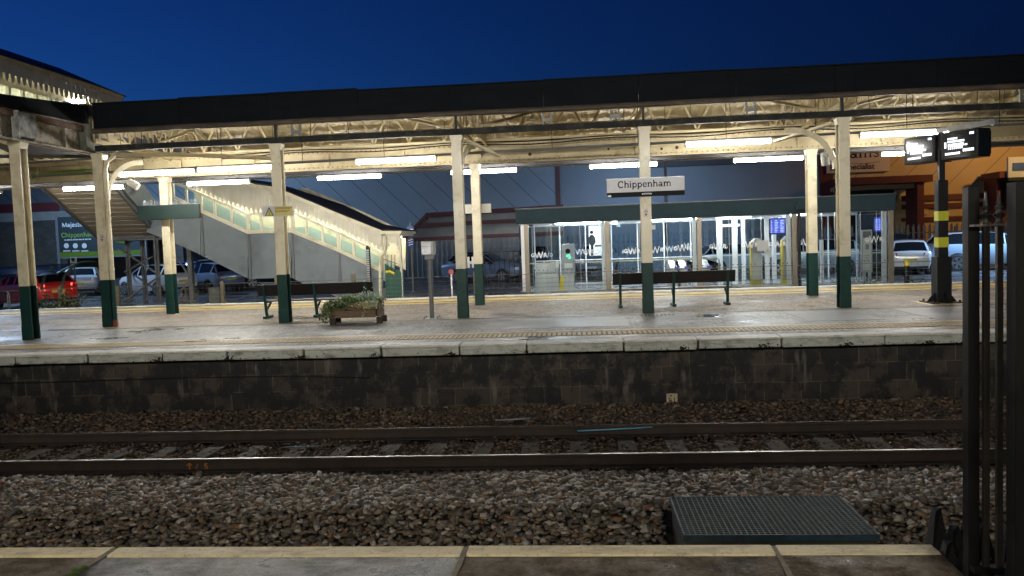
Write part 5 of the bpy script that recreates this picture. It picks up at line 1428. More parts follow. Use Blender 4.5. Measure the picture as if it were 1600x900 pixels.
MB().box(-40, 34, 27.9, 28.2, -1.6, -.32).build('kerb_wall', CONCRETE, wf)
# bollards with yellow bands
bp_ = None
for px, base, top, Y, lab in ((1417, 443, 408, 28.6, 'dark bollard with a yellow band right of the hall, by the white hatchback'), (1383, 446, 405, 31.2, 'dark bollard with a yellow band seen through the right end of the hall')):
    p = atY(px, base, Y); tp = atY(px, top, Y)
    if bp_ is None:
        bp_ = thing('bollard', lab, 'bollard', (p.x, Y, GZ), 'car park bollards', local=True)
        H = tp.z - GZ
        MB().lathe((0,0,0), [(.085, 0), (.085, H - .16)], 12).build('post', BLACK, bp_)
        MB().lathe((0,0,H - .159), [(.09, 0), (.09, .13), (.06, .17)], 12).build('band', YELLOW, bp_)
    else: dup(bp_, (p.x, Y, GZ), lab)
rp = thing('marker_post', 'small white post with a round red reflector behind the wire fence', 'marker post', (-8, 29.5, GZ))
p = atY(705, 427, 29.5)
MB().box(p.x - .03, p.x + .03, 29.5, 29.54, GZ, p.z).build('post', WHITE, rp); MB().lathe((p.x + .0, 29.5, p.z + .05), [(.10, 0), (.10, .015)], 14, (0,-1,0)).build('reflector', plain('reflector_red', (.4, .05, .05), .4), rp)
# blue road sign
bs = thing('road_sign', 'blue one-way arrow sign above a blue plate on a thin post', 'road sign', (-8.5, 33, GZ))
a, b = atY(636, 354, 33), atY(647, 364, 33)
MB().box((a.x + b.x)/2 - .03, (a.x + b.x)/2 + .03, 33, 33.05, GZ, a.z + .2).build('post', GALV_DULL, bs)
BLUE = pm('sign_blue', (.03, .10, .38), (.025, .08, .32), 3, .4)
MB().box(a.x, b.x, 32.96, 32.99, b.z, a.z).build('arrow_plate', BLUE, bs)
zc = (a.z + b.z)/2; MB().box(a.x + .05, b.x - .12, 32.95, 32.958, zc - .025, zc + .025).prism([(b.x - .13, 32.95, zc + .07), (b.x - .13, 32.95, zc - .07), (b.x - .03, 32.95, zc)], (0, .008, 0)).build('arrow', WHITEINK, bs)
c, d = atY(637, 373, 33), atY(647, 387, 33)
MB().box(c.x, d.x, 32.96, 32.99, d.z, c.z).build('lower_plate', BLUE, bs)
m = MB()
for k in range(3): m.bar((c.x + .04, 32.955, c.z - .08 - k*.1), (d.x - .04, 32.955, c.z - .03 - k*.1), .03, .006, (0,1,0))
m.build('plate_stripe', WHITEINK, bs)

# ------------------------------------------------------------------ retail shed
sh = thing('retail_shed', 'big grey clad retail shed with maroon trims and diagonal seams, amber lit at right', 'retail building', (0, 52, GZ))
def cladding(name, c1, c2, sgn, per):
    t = newmat(name); X, Y, Z = t.xyz()
    u = t.math('FRACT', t.math('DIVIDE', t.math('ADD', X, t.math('MULTIPLY', Z, sgn)), per))
    seam = t.math('LESS_THAN', u, .035)
    n = t.noise(.35, 5, .6)
    t.color(t.mix(seam, t.ramp(n, [(.3, c2), (.7, c1)]), tuple(x*.35 for x in c2))); t.b.inputs['Roughness'].default_value = .5
    MATS[name] = t.m; return t.m
CLADL = cladding('grey_cladding', (.24, .285, .33), (.20, .245, .29), 1.0, 1.75)
CLADM = pm('plain_cladding', (.165, .19, .22), (.14, .165, .195), .4, .5, bump=.05)
CLADR = cladding('buff_cladding', (.43, .34, .21), (.38, .30, .18), -1.0, 1.6)
SX = lambda px, py=320, Y=52: atY(px, py, Y).x
m = MB().box(-70, SX(869), 52, 52.3, GZ, 9); m.build('wall', CLADL, sh)
m = MB().box(SX(876), SX(1281), 52, 52.3, GZ, 9); m.build('wall', CLADM, sh)
m = MB().box(SX(1301), 60, 52, 52.3, GZ, 9); m.build('wall', CLADR, sh)
MB().box(-70, 60, 52.31, 70, GZ, 9.1).build('roof_block', MATS['roof_felt'], sh)
z_ = atY(870, 324, 51.9).z
m = MB().box(SX(869), SX(876), 51.9, 52.3, z_, 9); m.box(SX(1281), SX(1301), 51.85, 52.3, GZ, 9); m.build_each('maroon_pilaster', MAROON, sh)
# brick plinth at right
t = newmat('buff_brick'); X, Y, Z = t.xyz()
br = t.new('ShaderNodeTexBrick'); br.inputs['Scale'].default_value = 1; br.inputs['Brick Width'].default_value = .45; br.inputs['Row Height'].default_value = .15; br.inputs['Mortar Size'].default_value = .012
br.inputs['Color1'].default_value = (.46, .34, .17, 1); br.inputs['Color2'].default_value = (.38, .28, .13, 1); br.inputs['Mortar'].default_value = (.3, .22, .11, 1)
t.link(t.comb(X, Z), br.inputs['Vector']); t.color(br.outputs['Color']); MATS['buff_brick'] = t.m
zb = atY(1450, 310, 51.7).z
MB().box(SX(1301), 60, 51.7, 51.99, GZ, zb).build('brick_plinth', MATS['buff_brick'], sh)
m = MB()
for py, h in ((309, .35), (322, .28), (342, .22)):
    z = atY(1450, py, 51.6).z; m.box(SX(1405), 60, 51.55, 51.699, z - h/2, z + h/2)
m.build('maroon_band', MAROON, sh)
# porch with maroon roof, and the loading bay at right
za, zb_ = atY(1300, 281, 50.5).z, atY(1300, 290, 50.5).z
m = MB().box(SX(1293), SX(1431, 280), 49.6, 51.8, atY(1360, 288, 50).z, atY(1360, 277, 50).z); m.box(SX(1410), SX(1420), 49.8, 51.5, GZ, atY(1360, 288, 50).z - .01); m.build('porch', MAROON, sh)
MB().box(SX(1295), SX(1410), 50.2, 51.68, atY(1360, 296, 50).z, atY(1360, 289, 50).z).build('porch_beam', pm('porch_beam', (.30, .2, .12), (.25, .17, .1)), sh)
MB().box(SX(1325), SX(1392), 51.5, 51.69, GZ, atY(1360, 297, 51.5).z).build('shop_window', pm('dark_window', (.02, .022, .025), (.014, .015, .017), 4, .2), sh)
m = MB().box(SX(1530), 34, 49.6, 51.8, atY(1550, 279, 50).z, atY(1550, 269, 50).z); m.box(SX(1531), SX(1537), 50, 51.5, GZ, atY(1550, 279, 50).z - .01); m.build('porch', MAROON, sh)
MB().box(SX(1548), 34, 51.4, 51.69, GZ, atY(1560, 285, 51.4).z).build('shutter', pm('brown_shutter', (.10, .05, .035), (.08, .04, .03), 3, .5), sh)
MB().bar((SX(1433, 300), 51.6, atY(1433, 283, 51.6).z), (SX(1433, 300), 51.6, atY(1433, 333, 51.6).z), .22, .1, (0,1,0)).build('downpipe', pm('buff_pipe', (.45, .36, .22)), sh)
MB().box(SX(1437), SX(1446), 51.6, 51.699, atY(1440, 335, 51.6).z, atY(1440, 324, 51.6).z).build('wall_box', pm('buff_box', (.5, .38, .18)), sh)
# lean-to with maroon bands at the left of the hall
m = MB().prism([(P(608, 395, 49.5)[0], 49.5, GZ), P(608, 392, 49.5), P(630, 372, 49.5), P(667, 334, 49.5), P(880, 322, 49.5), (P(880, 400, 49.5)[0], 49.5, GZ)], (0, 2.4, 0)); m.build('lean_to', pm('lean_to_panel', (.16, .155, .14), (.10, .10, .095), .8, .35, dirt=(.05, .05, .05), dscale=.5, damt=.6), sh)
m = MB()
def strip(pts, h, y):
    for a, b in zip(pts, pts[1:]):
        A, B = Vector(P(*a, y)), Vector(P(*b, y)); m.prism([A, B, B - Vector((0,0,h)), A - Vector((0,0,h))], (0, .12, 0))
strip([(607, 393), (630, 371), (666, 332.5), (880, 319.5)], .30, 49.36); strip([(655, 349), (880, 338)], .26, 49.36); strip([(629, 372), (880, 361)], .24, 49.36)
m.build('maroon_band', MAROON, sh)
# shop signs
dsn = thing('shop_sign', 'pale shop sign reading Dreams Bed Specialist on the amber lit shed wall', 'shop sign', (18, 51.7, 5.3))
a, b = atY(1292, 268, 51.75), atY(1390, 232, 51.75)
MB().box(a.x, b.x, 51.72, 51.97, 5.32, 7.1).build('panel', pm('shop_sign_panel', (.52, .46, .42), (.48, .42, .38), 1.5, .5), dsn)
serif('lettering', 'Dreams', .95, (17.55, 51.718, 6.22), XD, ZD, INK, dsn, depth=-.02)
text('lettering', 'Bed Specialist', .50, (17.6, 51.71, 5.50), XD, ZD, INK, dsn, depth=.02, bold=.006)
m = MB(); pts = [Vector((16.3 + k*.3, 51.712, 6.02 - .12*math.sin(k/10*math.pi) - .01*k)) for k in range(11)]
for q, w in zip(pts, pts[1:]): m.bar(q, w, .05, .02, (0,1,0))
m.build('swoosh', plain('swoosh_grey', (.25, .18, .2), .5), dsn)
ssn = thing('shop_sign', 'long dark shop sign high on the plain shed wall, half hidden by the canopy', 'shop sign', (8, 51.8, 6.2))
m = MB().box(SX(1014, 255), SX(1182, 250), 51.8, 51.99, 6.18, 6.9)
for k in range(12): x = SX(1020, 255) + k*.48; m.box(x, x + .3, 51.8, 51.98, 6.901, 7.05 + random.random()*.12)
m.build('panel', pm('dark_sign', (.05, .052, .06), (.04, .042, .05)), ssn)
m = MB(); x = SX(1030, 250)
while x < SX(1170, 250): w = random.uniform(.3, .55); m.box(x, x + w, 51.78, 51.795, 6.98, 7.3); x += w + .22
m.build('pale_blocks', pm('pale_sign', (.3, .31, .33)), ssn)
rs = thing('shop_sign', 'blue and white shop sign at the far right edge behind the black fence', 'shop sign', (28, 51, 4))
a, b = atY(1574, 246, 49.5), atY(1640, 275, 49.5)
MB().box(a.x, b.x + 2, 49.4, 49.55, b.z, a.z).build('panel', pm('white_sign', (.45, .55, .65), (.4, .5, .6), 2), rs); MB().box(a.x + .25, b.x, 49.35, 49.395, (a.z + b.z)/2 - .2, (a.z + b.z)/2 + .25).build('print', BLUE, rs); MB().box(a.x, b.x + 2, 49.39, 49.57, b.z - .2, b.z - .01).build('lower_band', DARK_GREEN, rs)

# brick wall and billboard at left
bw = thing('brick_wall', 'old dark brick wall with a pale coping below the grey cladding at far left', 'wall', (-34, 46.5, GZ))
t = newmat('dark_brick'); X, Y, Z = t.xyz()
br = t.new('ShaderNodeTexBrick'); br.inputs['Scale'].default_value = 1; br.inputs['Brick Width'].default_value = .35; br.inputs['Row Height'].default_value = .14; br.inputs['Mortar Size'].default_value = .012
br.inputs['Color1'].default_value = (.075, .065, .055, 1); br.inputs['Color2'].default_value = (.04, .036, .033, 1); br.inputs['Mortar'].default_value = (.05, .046, .04, 1)
t.link(t.comb(X, Z), br.inputs['Vector']); t.color(t.mix(t.ramp(t.noise(.9, 6, .7), [(.4, 0.0), (.7, .7)]), br.outputs['Color'], (.03, .03, .028))); t.bump(br.outputs['Fac'], .3, .02); MATS['dark_brick'] = t.m
zt = atY(60, 345, 46.5).z
MB().box(-60, -24, 46.5, 46.8, GZ, zt).build('wall', MATS['dark_brick'], bw)
MB().box(-60, -24, 46.45, 46.85, zt, zt + .55).build('coping', pm('pale_coping', (.2, .2, .19), (.14, .14, .13), 2, .7), bw)
MB().box(-60, atY(92, 325, 46.4).x, 46.4, 46.44, zt + .56, zt + 1.1).build('maroon_band', MAROON, bw)
bb = thing('billboard', 'dark green billboard reading Majestic Chippenham with a lime green ball', 'billboard', (-28, 45, GZ))
BB = pm('billboard_dark', (.012, .022, .026), (.009, .017, .02), 2, .6); LIME = pm('lime_green', (.085, .14, .014), (.07, .12, .01), 3, .4)
l, r_ = atY(90, 341, 45).x, atY(222, 335, 45).x; z0, z1 = atY(90, 402, 45).z, atY(90, 342, 45).z + .1
MB().box(l, r_, 45, 45.1, z0, z1).build('panel', BB, bb)
m = MB().box(l - .16, l, 44.97, 45.13, GZ, z1 + .12).box(r_, r_ + .16, 44.97, 45.13, GZ, z1 + .12).box(l, r_, 44.97, 45.13, z1, z1 + .12).box(l, r_, 44.97, 45.13, z0 - .1, z0); m.build('frame', GALV_DULL, bb)
MB().box(l, r_, 44.96, 44.99, z0, z0 + .28).build('lime_band', LIME, bb)
q = atY(97, 355, 45); serif('lettering', 'Majestic', .36, (q.x, 44.995, q.z), XD, ZD, WHITEINK, bb, align='LEFT', depth=-.01)
q = atY(96, 371, 45); serif('lettering', 'Chippenham', .36, (q.x, 44.995, q.z), XD, ZD, plain('lime_lettering', (.2, .32, .05), .5), bb, align='LEFT', depth=-.01)
q = atY(101, 376, 45); m = MB()
x = q.x
while x < q.x + 1.7: w = random.uniform(.08, .2); m.box(x, x + w, 44.985, 44.999, q.z, q.z + .07); x += w + .05
for i in range(3):
    q = atY(104 + i*14, 384, 45); m.lathe((q.x, 44.99, q.z), [(.16, 0), (.16, .01)], 9, (0,-1,0))
    for k in range(3): m.box(q.x - .22 + k*.02, q.x + .22 - k*.02, 44.985, 44.999, q.z - .34 - k*.12, q.z - .28 - k*.12)
m.build('printed_text', plain('pale_print_ink', (.5, .5, .48), .5), bb)
q = atY(196, 358, 44.9); m = MB().lathe((q.x - .2, 44.95, q.z + .1), [(.95, 0), (.95, .02)], 28, (0,-1,0)); m.build('ball', LIME, bb)
m = MB()
for k in range(3): m.tube([(q.x - .9 + k*.45 + .25*math.sin(j*.5), 44.92, q.z - .7 + j*.2) for j in range(8)], .02, 4)
m.build('ball_seam', BB, bb)

# palisade fences
def palisade(name, label, x0, x1, Y, top):
    t = thing(name, label, 'fence', ((x0 + x1)/2, Y, GZ)); m = MB(); x = x0
    while x < x1:
        m._add([(x, Y, GZ), (x + .075, Y - .03, GZ), (x + .15, Y, GZ), (x + .15, Y, top - .15), (x + .075, Y - .03, top + .02), (x, Y, top - .15)], [(0,1,4,5), (1,2,3,4)]); x += .30
    m.build('pales', pm('palisade_steel', (.16, .17, .18), (.11, .12, .13), 3, .5, .3), t)
    m = MB().box(x0, x1, Y + .01, Y + .06, top - .55, top - .47).box(x0, x1, Y + .01, Y + .06, .2, .28)
    for q in np.arange(x0, x1, 2.7): m.box(q, q + .12, Y + .07, Y + .2, GZ, top - .2)
    m.build('rails', MATS['palisade_steel'], t)
palisade('palisade_fence', 'grey palisade fence behind the parked cars between stair and hall', -12.5, 16, 46.5, 1.95)
palisade('palisade_fence', 'grey palisade fence along the amber lit wall at right', 16.3, 40, 47, 1.9)

# ------------------------------------------------------------------ cars
TYRE = pm('tyre', (.015, .015, .016), (.01, .01, .01), 20, .7); RIM = pm('alloy_rim', (.4, .41, .42), (.3, .31, .32), 9, .3, .8)
CHROME = plain('chrome', (.5, .5, .5), .2, 1.0); LAMPC = plain('lamp_glass', (.55, .56, .58), .12); REDL = plain('red_lamp', (.35, .012, .012), .2); PLATE_Y = plain('yellow_plate', (.5, .4, .03), .5); PLATE_W = plain('white_plate', (.5, .5, .48), .5)
def paint(name, c):
    if name in MATS: return MATS[name]
    t = newmat(name); t.b.inputs['Base Color'].default_value = (*c, 1); t.b.inputs['Roughness'].default_value = .28; t.b.inputs['Coat Weight'].default_value = .8; t.b.inputs['Coat Roughness'].default_value = .06; t.b.inputs['Metallic'].default_value = .15
    MATS[name] = t.m; return t.m
SHAPES_CAR = {   # t along the length (nose 0), floor, belt, top, half width at belt, half width at top  (height 1 = roof)
 'hatch': [(0, .30, .44, .47, .70, .60), (.02, .19, .50, .55, .86, .78), (.08, .16, .54, .61, .95, .86), (.24, .16, .61, .68, 1, .88), (.27, .16, .63, .71, 1, .86), (.43, .16, .65, .96, 1, .72), (.58, .16, .66, 1.0, 1, .73), (.80, .16, .68, .98, 1, .71), (.87, .16, .68, .95, .99, .69), (.965, .18, .66, .70, .95, .80), (.99, .22, .60, .64, .90, .80), (1, .30, .5, .54, .80, .72)],
 'suv': [(0, .30, .48, .52, .74, .64), (.02, .20, .54, .59, .88, .80), (.07, .17, .58, .65, .96, .88), (.23, .17, .64, .71, 1, .90), (.26, .17, .66, .73, 1, .88), (.39, .17, .67, .96, 1, .76), (.55, .17, .68, 1.0, 1, .77), (.82, .17, .70, .98, 1, .75), (.90, .17, .70, .94, .99, .73), (.97, .19, .68, .72, .96, .84), (.99, .22, .62, .66, .92, .82), (1, .32, .5, .55, .82, .74)],
 'saloon': [(0, .30, .42, .46, .70, .60), (.02, .20, .48, .53, .86, .78), (.08, .16, .53, .60, .95, .86), (.26, .16, .60, .67, 1, .88), (.29, .16, .62, .70, 1, .86), (.44, .16, .64, .97, 1, .70), (.56, .16, .65, 1.0, 1, .71), (.70, .16, .66, .96, 1, .69), (.84, .16, .68, .74, .98, .80), (.88, .16, .67, .72, .97, .84), (.985, .2, .62, .67, .92, .82), (1, .30, .5, .54, .82, .74)]}
def make_car(label, style, loc, rz, L, W, H, col, group=None, lit=False, plate=PLATE_W, rear_plate=PLATE_Y):
    t = thing('parked_car', label, 'car', loc, group, rz, local=True)
    st = SHAPES_CAR[style]; rows = []
    for (u, a, b, c, wb, wt) in st:
        x = L*(u - .5); w = W/2
        rows.append([(x, -w*wb*.86, H*a), (x, -w*wb*.985, H*(a*.6 + b*.4)), (x, -w*wb, H*(b - .07)), (x, -w*wb*.955, H*b), (x, -w*wt, H*(c - .015)), (x, -w*wt*.62, H*c), (x, 0, H*(c + .008)), (x, w*wt*.62, H*c), (x, w*wt, H*(c - .015)), (x, w*wb*.955, H*b), (x, w*wb, H*(b - .07)), (x, w*wb*.985, H*(a*.6 + b*.4)), (x, w*wb*.86, H*a)])
    n = len(rows[0]); body = MB(); gl = MB(); gi = []
    V = [p for r in rows for p in r]
    ci = next(i for i, s in enumerate(st) if s[3] - s[2] > .2); ri = max(i for i, s in enumerate(st) if s[3] - s[2] > .2)
    bf, gf = [], []
    for i in range(len(rows) - 1):
        for k in range(n - 1):
            f = (i*n + k, i*n + k + 1, (i+1)*n + k + 1, (i+1)*n + k)
            side = k in (3, 8); top = 4 <= k <= 7
            glass = (side and ci - 1 <= i <= ri) or (top and i in (ci - 1, ri))
            (gf if glass else bf).append(f)
        bf.append((i*n, (i+1)*n, (i+1)*n + n - 1, i*n + n - 1))
    bf += [tuple(range(n)), tuple(range((len(rows)-1)*n, len(rows)*n))[::-1]]
    body._add(V, bf); bo = body.build('body', col, t); bo.data.polygons.foreach_set('use_smooth', [True]*len(bo.data.polygons))
    es = bo.modifiers.new('edges', 'EDGE_SPLIT'); es.split_angle = math.radians(38)
    gl._add(V, gf); go = gl.build('windows', CARGLASS if False else MATS['car_window'], t)
    # pillars over the glass
    pil = MB()
    for i in (ci, ci + 1 if ci + 1 < ri else ci, ri):
        for s in (3, 8):
            A, B = Vector(rows[i][s]), Vector(rows[i][s+1]); pil.bar(A*1.004, B*1.004, .055, .03)
    for s in (4, 8):
        pil.bar(Vector(rows[ci-1][s]), Vector(rows[ci][s]), .06, .03); pil.bar(Vector(rows[ri][s]), Vector(rows[ri+1][s]), .08, .03)
    pil.build_each('pillar', col, t)
    wr = .215*H
    for xx, nm in ((L*(.165 - .5), 0), (L*(.80 - .5), 1)):
        for s in (-1, 1):
            yv = s*(W/2 - .11)
            arch = MB().lathe((xx, s*(W/2 - .24), wr*1.02), [(wr*1.17, 0), (wr*1.17, .235)], 20, (0, s, 0)); arch.build('wheel_arch', TYRE, t)
            wh = MB().lathe((xx, yv - s*.08, wr), [(wr*.7, .0), (wr*.96, .0), (wr, .03), (wr, .19), (wr*.95, .215), (wr*.68, .218)], 24, (0, s, 0)).build('wheel', TYRE, t)
            m = MB().lathe((xx, yv - s*.08, wr), [(wr*.66, .1), (wr*.69, .222), (wr*.63, .222), (wr*.6, .18), (.0, .18)], 24, (0, s, 0))
            for k in range(5):
                a = 2*math.pi*k/5
                for da in (-.16, .16):
                    m.bar((xx, yv + s*.135, wr), (xx + wr*.64*math.cos(a + da), yv + s*.135, wr + wr*.64*math.sin(a + da)), .05, .02, (0,1,0))
            m.build('rim', RIM, wh)
    w = W/2
    for s in (-1, 1):
        MB().obox((-L*.485, s*w*.66, H*.455), (.05, s*-.02, 0), (.06, s*w*.17, 0), (.02, 0, H*.045)).build('headlight', LAMPC, t, bevel=.015)
        MB().obox((L*.478, s*w*.72, H*.56), (.05, 0, 0), (-.03, s*w*.14, 0), (-.02, 0, H*.085)).build('tail_light', emit('lit_tail', (1, .05, .03), 2.2) if lit else REDL, t, bevel=.015)
        m = MB().obox((-L*.5 + L*(st[ci][0] - .09), s*(w*1.07), H*.67), (.05, 0, 0), (0, .09, 0), (0, 0, .065)); m.bar((-L*.5 + L*(st[ci][0] - .09), s*w*.95, H*.65), (-L*.5 + L*(st[ci][0] - .09), s*w*1.02, H*.66), .04)
        m.build('wing_mirror', col, t, bevel=.02)
    MB().box(-L*.502, -L*.49, -.26, .26, H*.27, H*.34).build('number_plate', plate, t); MB().box(L*.492, L*.503, -.26, .26, H*.42, H*.49).build('number_plate', rear_plate, t)
    MB().box(-L*.498, -L*.47, -w*.5, w*.5, H*.36, H*.41).box(-L*.498, -L*.47, -w*.62, w*.62, H*.2, H*.26).build('grille', INK, t)
    MB().box(L*.47, L*.495, -w*.8, w*.8, H*.2, H*.26).build('bumper', TYRE, t)
    return t
MATS['car_window'] = plain('car_window', (.008, .009, .011), .06)
RED = paint('red_paint', (.50, .018, .014)); SILV = paint('silver_paint', (.40, .43, .47)); WHT = paint('white_car_paint', (.58, .6, .62)); BLK = paint('black_car_paint', (.012, .013, .016)); NAVY = paint('navy_paint', (.02, .03, .06)); LBL = paint('light_blue_paint', (.36, .46, .58)); BLU = paint('grey_blue_paint', (.12, .16, .24)); VBL = paint('bright_blue_paint', (.02, .07, .55))
R = math.radians
GP = 'cars in the car park'
q = atZ(70, 487, GZ)
make_car('red hatchback with lit red tail lights behind the bike shelter at far left', 'hatch', (-22.2, 30.4, GZ), R(-28), 4.1, 1.75, 1.5, RED, GP, lit=True)
make_car('silver saloon under the billboard, behind the red car', 'saloon', (-25.9, 39.4, GZ), R(-62), 4.4, 1.78, 1.44, SILV, GP)
make_car('white hatchback facing left behind the stair trestle', 'hatch', (-20.6, 37.2, GZ), R(-28), 4.2, 1.78, 1.5, WHT, GP)
make_car('bright blue car behind the white hatchback by the billboard', 'hatch', (-22.4, 42.6, GZ), R(-15), 4.2, 1.78, 1.52, VBL, GP)
make_car('dark estate with a yellow rear plate seen beneath the stair panel', 'suv', (-20.3, 42.5, GZ), R(108), 4.5, 1.85, 1.62, NAVY, GP, rear_plate=PLATE_Y)
make_car('black car in deep shade beneath the lowest grey stair panel', 'suv', (-16.6, 42.0, GZ), R(40), 4.4, 1.85, 1.6, BLK, GP)
make_car('pale blue car behind the trestle bracing left of the rear column', 'hatch', (-18.5, 38.5, GZ), R(-35), 3.9, 1.7, 1.48, BLU, GP)
make_car('blue grey saloon parked left of the glazed hall', 'saloon', (-4.7, 40.5, GZ), R(155), 4.5, 1.78, 1.45, BLU, GP)
make_car('dark car by the palisade fence behind the blue grey saloon', 'hatch', (-5.3, 45.4, GZ), R(170), 4.2, 1.75, 1.5, BLK, GP)
make_car('black car with a pale roof beside the left end of the hall', 'suv', (-2.4, 44.4, GZ), R(95), 4.4, 1.8, 1.75, NAVY, GP)
make_car('white hatchback seen from behind at the right end of the hall', 'hatch', (14.55, 36.0, GZ), R(-108), 3.9, 1.7, 1.46, WHT, GP)
make_car('black people carrier behind the white hatchback near the display totem', 'suv', (16.6, 43.4, GZ), R(200), 4.6, 1.85, 1.75, BLK, GP)
make_car('dark navy saloon between the white hatchback and the totem post', 'saloon', (15.9, 39.2, GZ), R(100), 4.5, 1.8, 1.46, NAVY, GP)
make_car('light blue sports utility car right of the display totem', 'suv', (18.25, 36.9, GZ), R(174), 4.7, 1.9, 1.72, LBL, GP)
make_car('pale car nose on behind the bars of the black fence', 'hatch', (19.9, 33.3, GZ), R(60), 4.1, 1.75, 1.46, LBL, GP)
make_car('silver car seen through the glass doors of the hall', 'hatch', (8.3, 41.5, GZ), R(-170), 4.2, 1.78, 1.5, SILV, GP)
make_car('silver car seen through the right-hand panes of the hall', 'suv', (11.2, 38.4, GZ), R(-10), 4.4, 1.8, 1.6, SILV, GP)
make_car('dark car seen through the left-hand panes of the hall', 'suv', (1.2, 43.0, GZ), R(80), 4.4, 1.8, 1.7, BLU, GP)

# bike shelter and hoops at left
bsh = thing('bike_shelter', 'curved transparent bike shelter roof on thin green posts at far left', 'bike shelter', (-20, 28.9, GZ))
c0, c1 = atY(-40, 420, 28.8), atY(112, 404, 28.8)
def arc(x): return [(x, 28.8 + 2.0*k/8, 1.48 - .55*(1 - math.cos((k/8)*1.5)) - .0) for k in range(9)]
SHGL = glass_mat('shelter_plastic', (.30, .33, .37), .22, .08)
m = MB(); L_ = [(-24.5, 1.2, -.05), (-20.6, 1.32, 0), (-19.2, 1.62, 0), (-18.3, 1.68, 0)]
a0 = atY(-20, 412, 28.6); a1 = atY(70, 402, 28.6); a2 = atY(108, 404, 28.6)
V = []
for k in range(8):
    u = k/7; yy = 28.4 + 2.4*u; zz = .42*math.sin(u*math.pi*.62)
    V.append([(-25, yy, .95 + zz), (a1.x - .2, yy, .95 + zz + .08), (a2.x - .4, yy, .98 + zz + .1)])
for a, b in zip(V, V[1:]):
    for k in range(2): m.quad(a[k], a[k+1], b[k+1], b[k])
m.build('roof_sheet', SHGL, bsh)
SHG = pm('shelter_green', (.03, .07, .05), (.02, .05, .035), 4, .4)
m = MB()
for xq, b in ((95, 470), (62, 440)):
    A = atY(xq, b, 28.9); T_ = atY(xq + 15, 406, 28.9)
    m.tube([(A.x, 28.9, GZ), (A.x + .05, 28.9, .5), (A.x + .22, 28.9, 1.0), (T_.x + .1, 28.9, 1.35)], .05, 8)
m.tube([v[2] for v in V], .035, 6); m.tube([v[0] for v in V], .03, 6); m.build('shelter_frame', SHG, bsh)
hoop = None
for q, lab in ((5, 'steel bike hoop at the extreme left in front of the red car'), (28, 'steel bike hoop just left of the nearest column')):
    p = atY(q, 470, 28.6)
    if hoop is None:
        hoop = single(MB().tube([(-.42, 0, 0), (-.42, 0, .62), (-.36, 0, .74), (-.26, 0, .78), (.1, 0, .78), (.2, 0, .74), (.26, 0, .62), (.26, 0, 0)], .026, 8), 'bike_hoop', GALV, lab, 'bike hoop', 'bike hoops'); hoop.location = (p.x, 28.6, GZ)
    else:
        o = hoop.copy(); C.objects.link(o); o.location = (p.x, 28.6, GZ); o['label'] = lab
ps = thing('parking_sign', 'small white parking sign with a green ring on a post by the silver saloon', 'parking sign', (-22, 36, GZ))
a, b = atY(109, 402, 36), atY(120, 414, 36)
MB().box(a.x, b.x, 36, 36.03, b.z, a.z).build('panel', WHITE, ps, bevel=.01); MB().box((a.x + b.x)/2 - .03, (a.x + b.x)/2 + .03, 36.03, 36.08, GZ, a.z).build('post', GALV_DULL, ps)
MB().lathe(((a.x + b.x)/2, 35.995, a.z - .13), [(.09, 0), (.09, .006), (.06, .008), (.06, .0)], 14, (0,-1,0)).build('ring', plain('ring_green', (.03, .2, .1), .5), ps)
# shrubs and weeds behind the far edge
def shrub(label, px0_, px1_, top, Y, n, size, mats):
    a, b = atY(px0_, 470, Y), atY(px1_, 470, Y); zt = atY((px0_ + px1_)/2, top, Y).z
    t = thing('shrub', label, 'shrub', ((a.x + b.x)/2, Y, GZ))
    m = MB()
    for k in range(9):
        x = random.uniform(a.x, b.x); m.tube([(x, Y, -.6), (x + random.uniform(-.15, .15), Y + random.uniform(-.1, .1), random.uniform(GZ, zt - .1))], .008, 4)
    m.build('stems', pm('stem_brown', (.08, .06, .035), (.05, .04, .025), 9, .8), t)
    def pos():
        x = random.uniform(a.x, b.x); u = (x - a.x)/(b.x - a.x); h = (zt + .5)*(.55 + .45*math.sin(u*7 + 1)**2)
        return (x, Y + random.uniform(-.25, .25), -.5 + h*random.random()**.7)
    leaves(n, pos, size, mats, 'foliage', t)
shrub('dark leafy bush in front of the red car at left', 68, 130, 458, 27.0, 900, (.06, .13), [LEAF[2], LEAF[0], pm('brown_leaf', (.09, .07, .03), (.06, .045, .02), 20, .6)])
shrub('low weeds at the foot of the fence right of the hall', 1422, 1446, 436, 28.0, 160, (.05, .12), [LEAF[2], LEAF[0]])
shrub('small green plants growing at the foot of the poster case', 1336, 1374, 432, 28.6, 220, (.04, .10), [LEAF[2], LEAF[1]])
wd = thing('dry_weeds', 'pale dry weed stems by the fence post under the stair', 'weeds', (-13, 27.1, GZ)); m = MB()
for k in range(16):
    x = atY(random.uniform(280, 300), 470, 27.1).x; pts = [(x, 27.1, -.5)]
    for j in range(5): pts.append((pts[-1][0] + random.gauss(0, .1), 27.1 + random.gauss(0, .08), pts[-1][2] + random.uniform(.12, .28)))
    m.tube(pts, .008, 4)
m.build('stems', pm('dry_stem', (.25, .21, .13), (.18, .15, .09), 9, .8), wd)
m = MB().box(atY(327, 480, 29).x, atY(343, 480, 29).x, 29, 29.4, GZ, .35); single(m, 'grit_bin', pm('bin_grey', (.10, .10, .085), (.07, .07, .06), 4, .6), 'squat grey bin behind the wire fence under the stair', 'bin', bevel=.02)

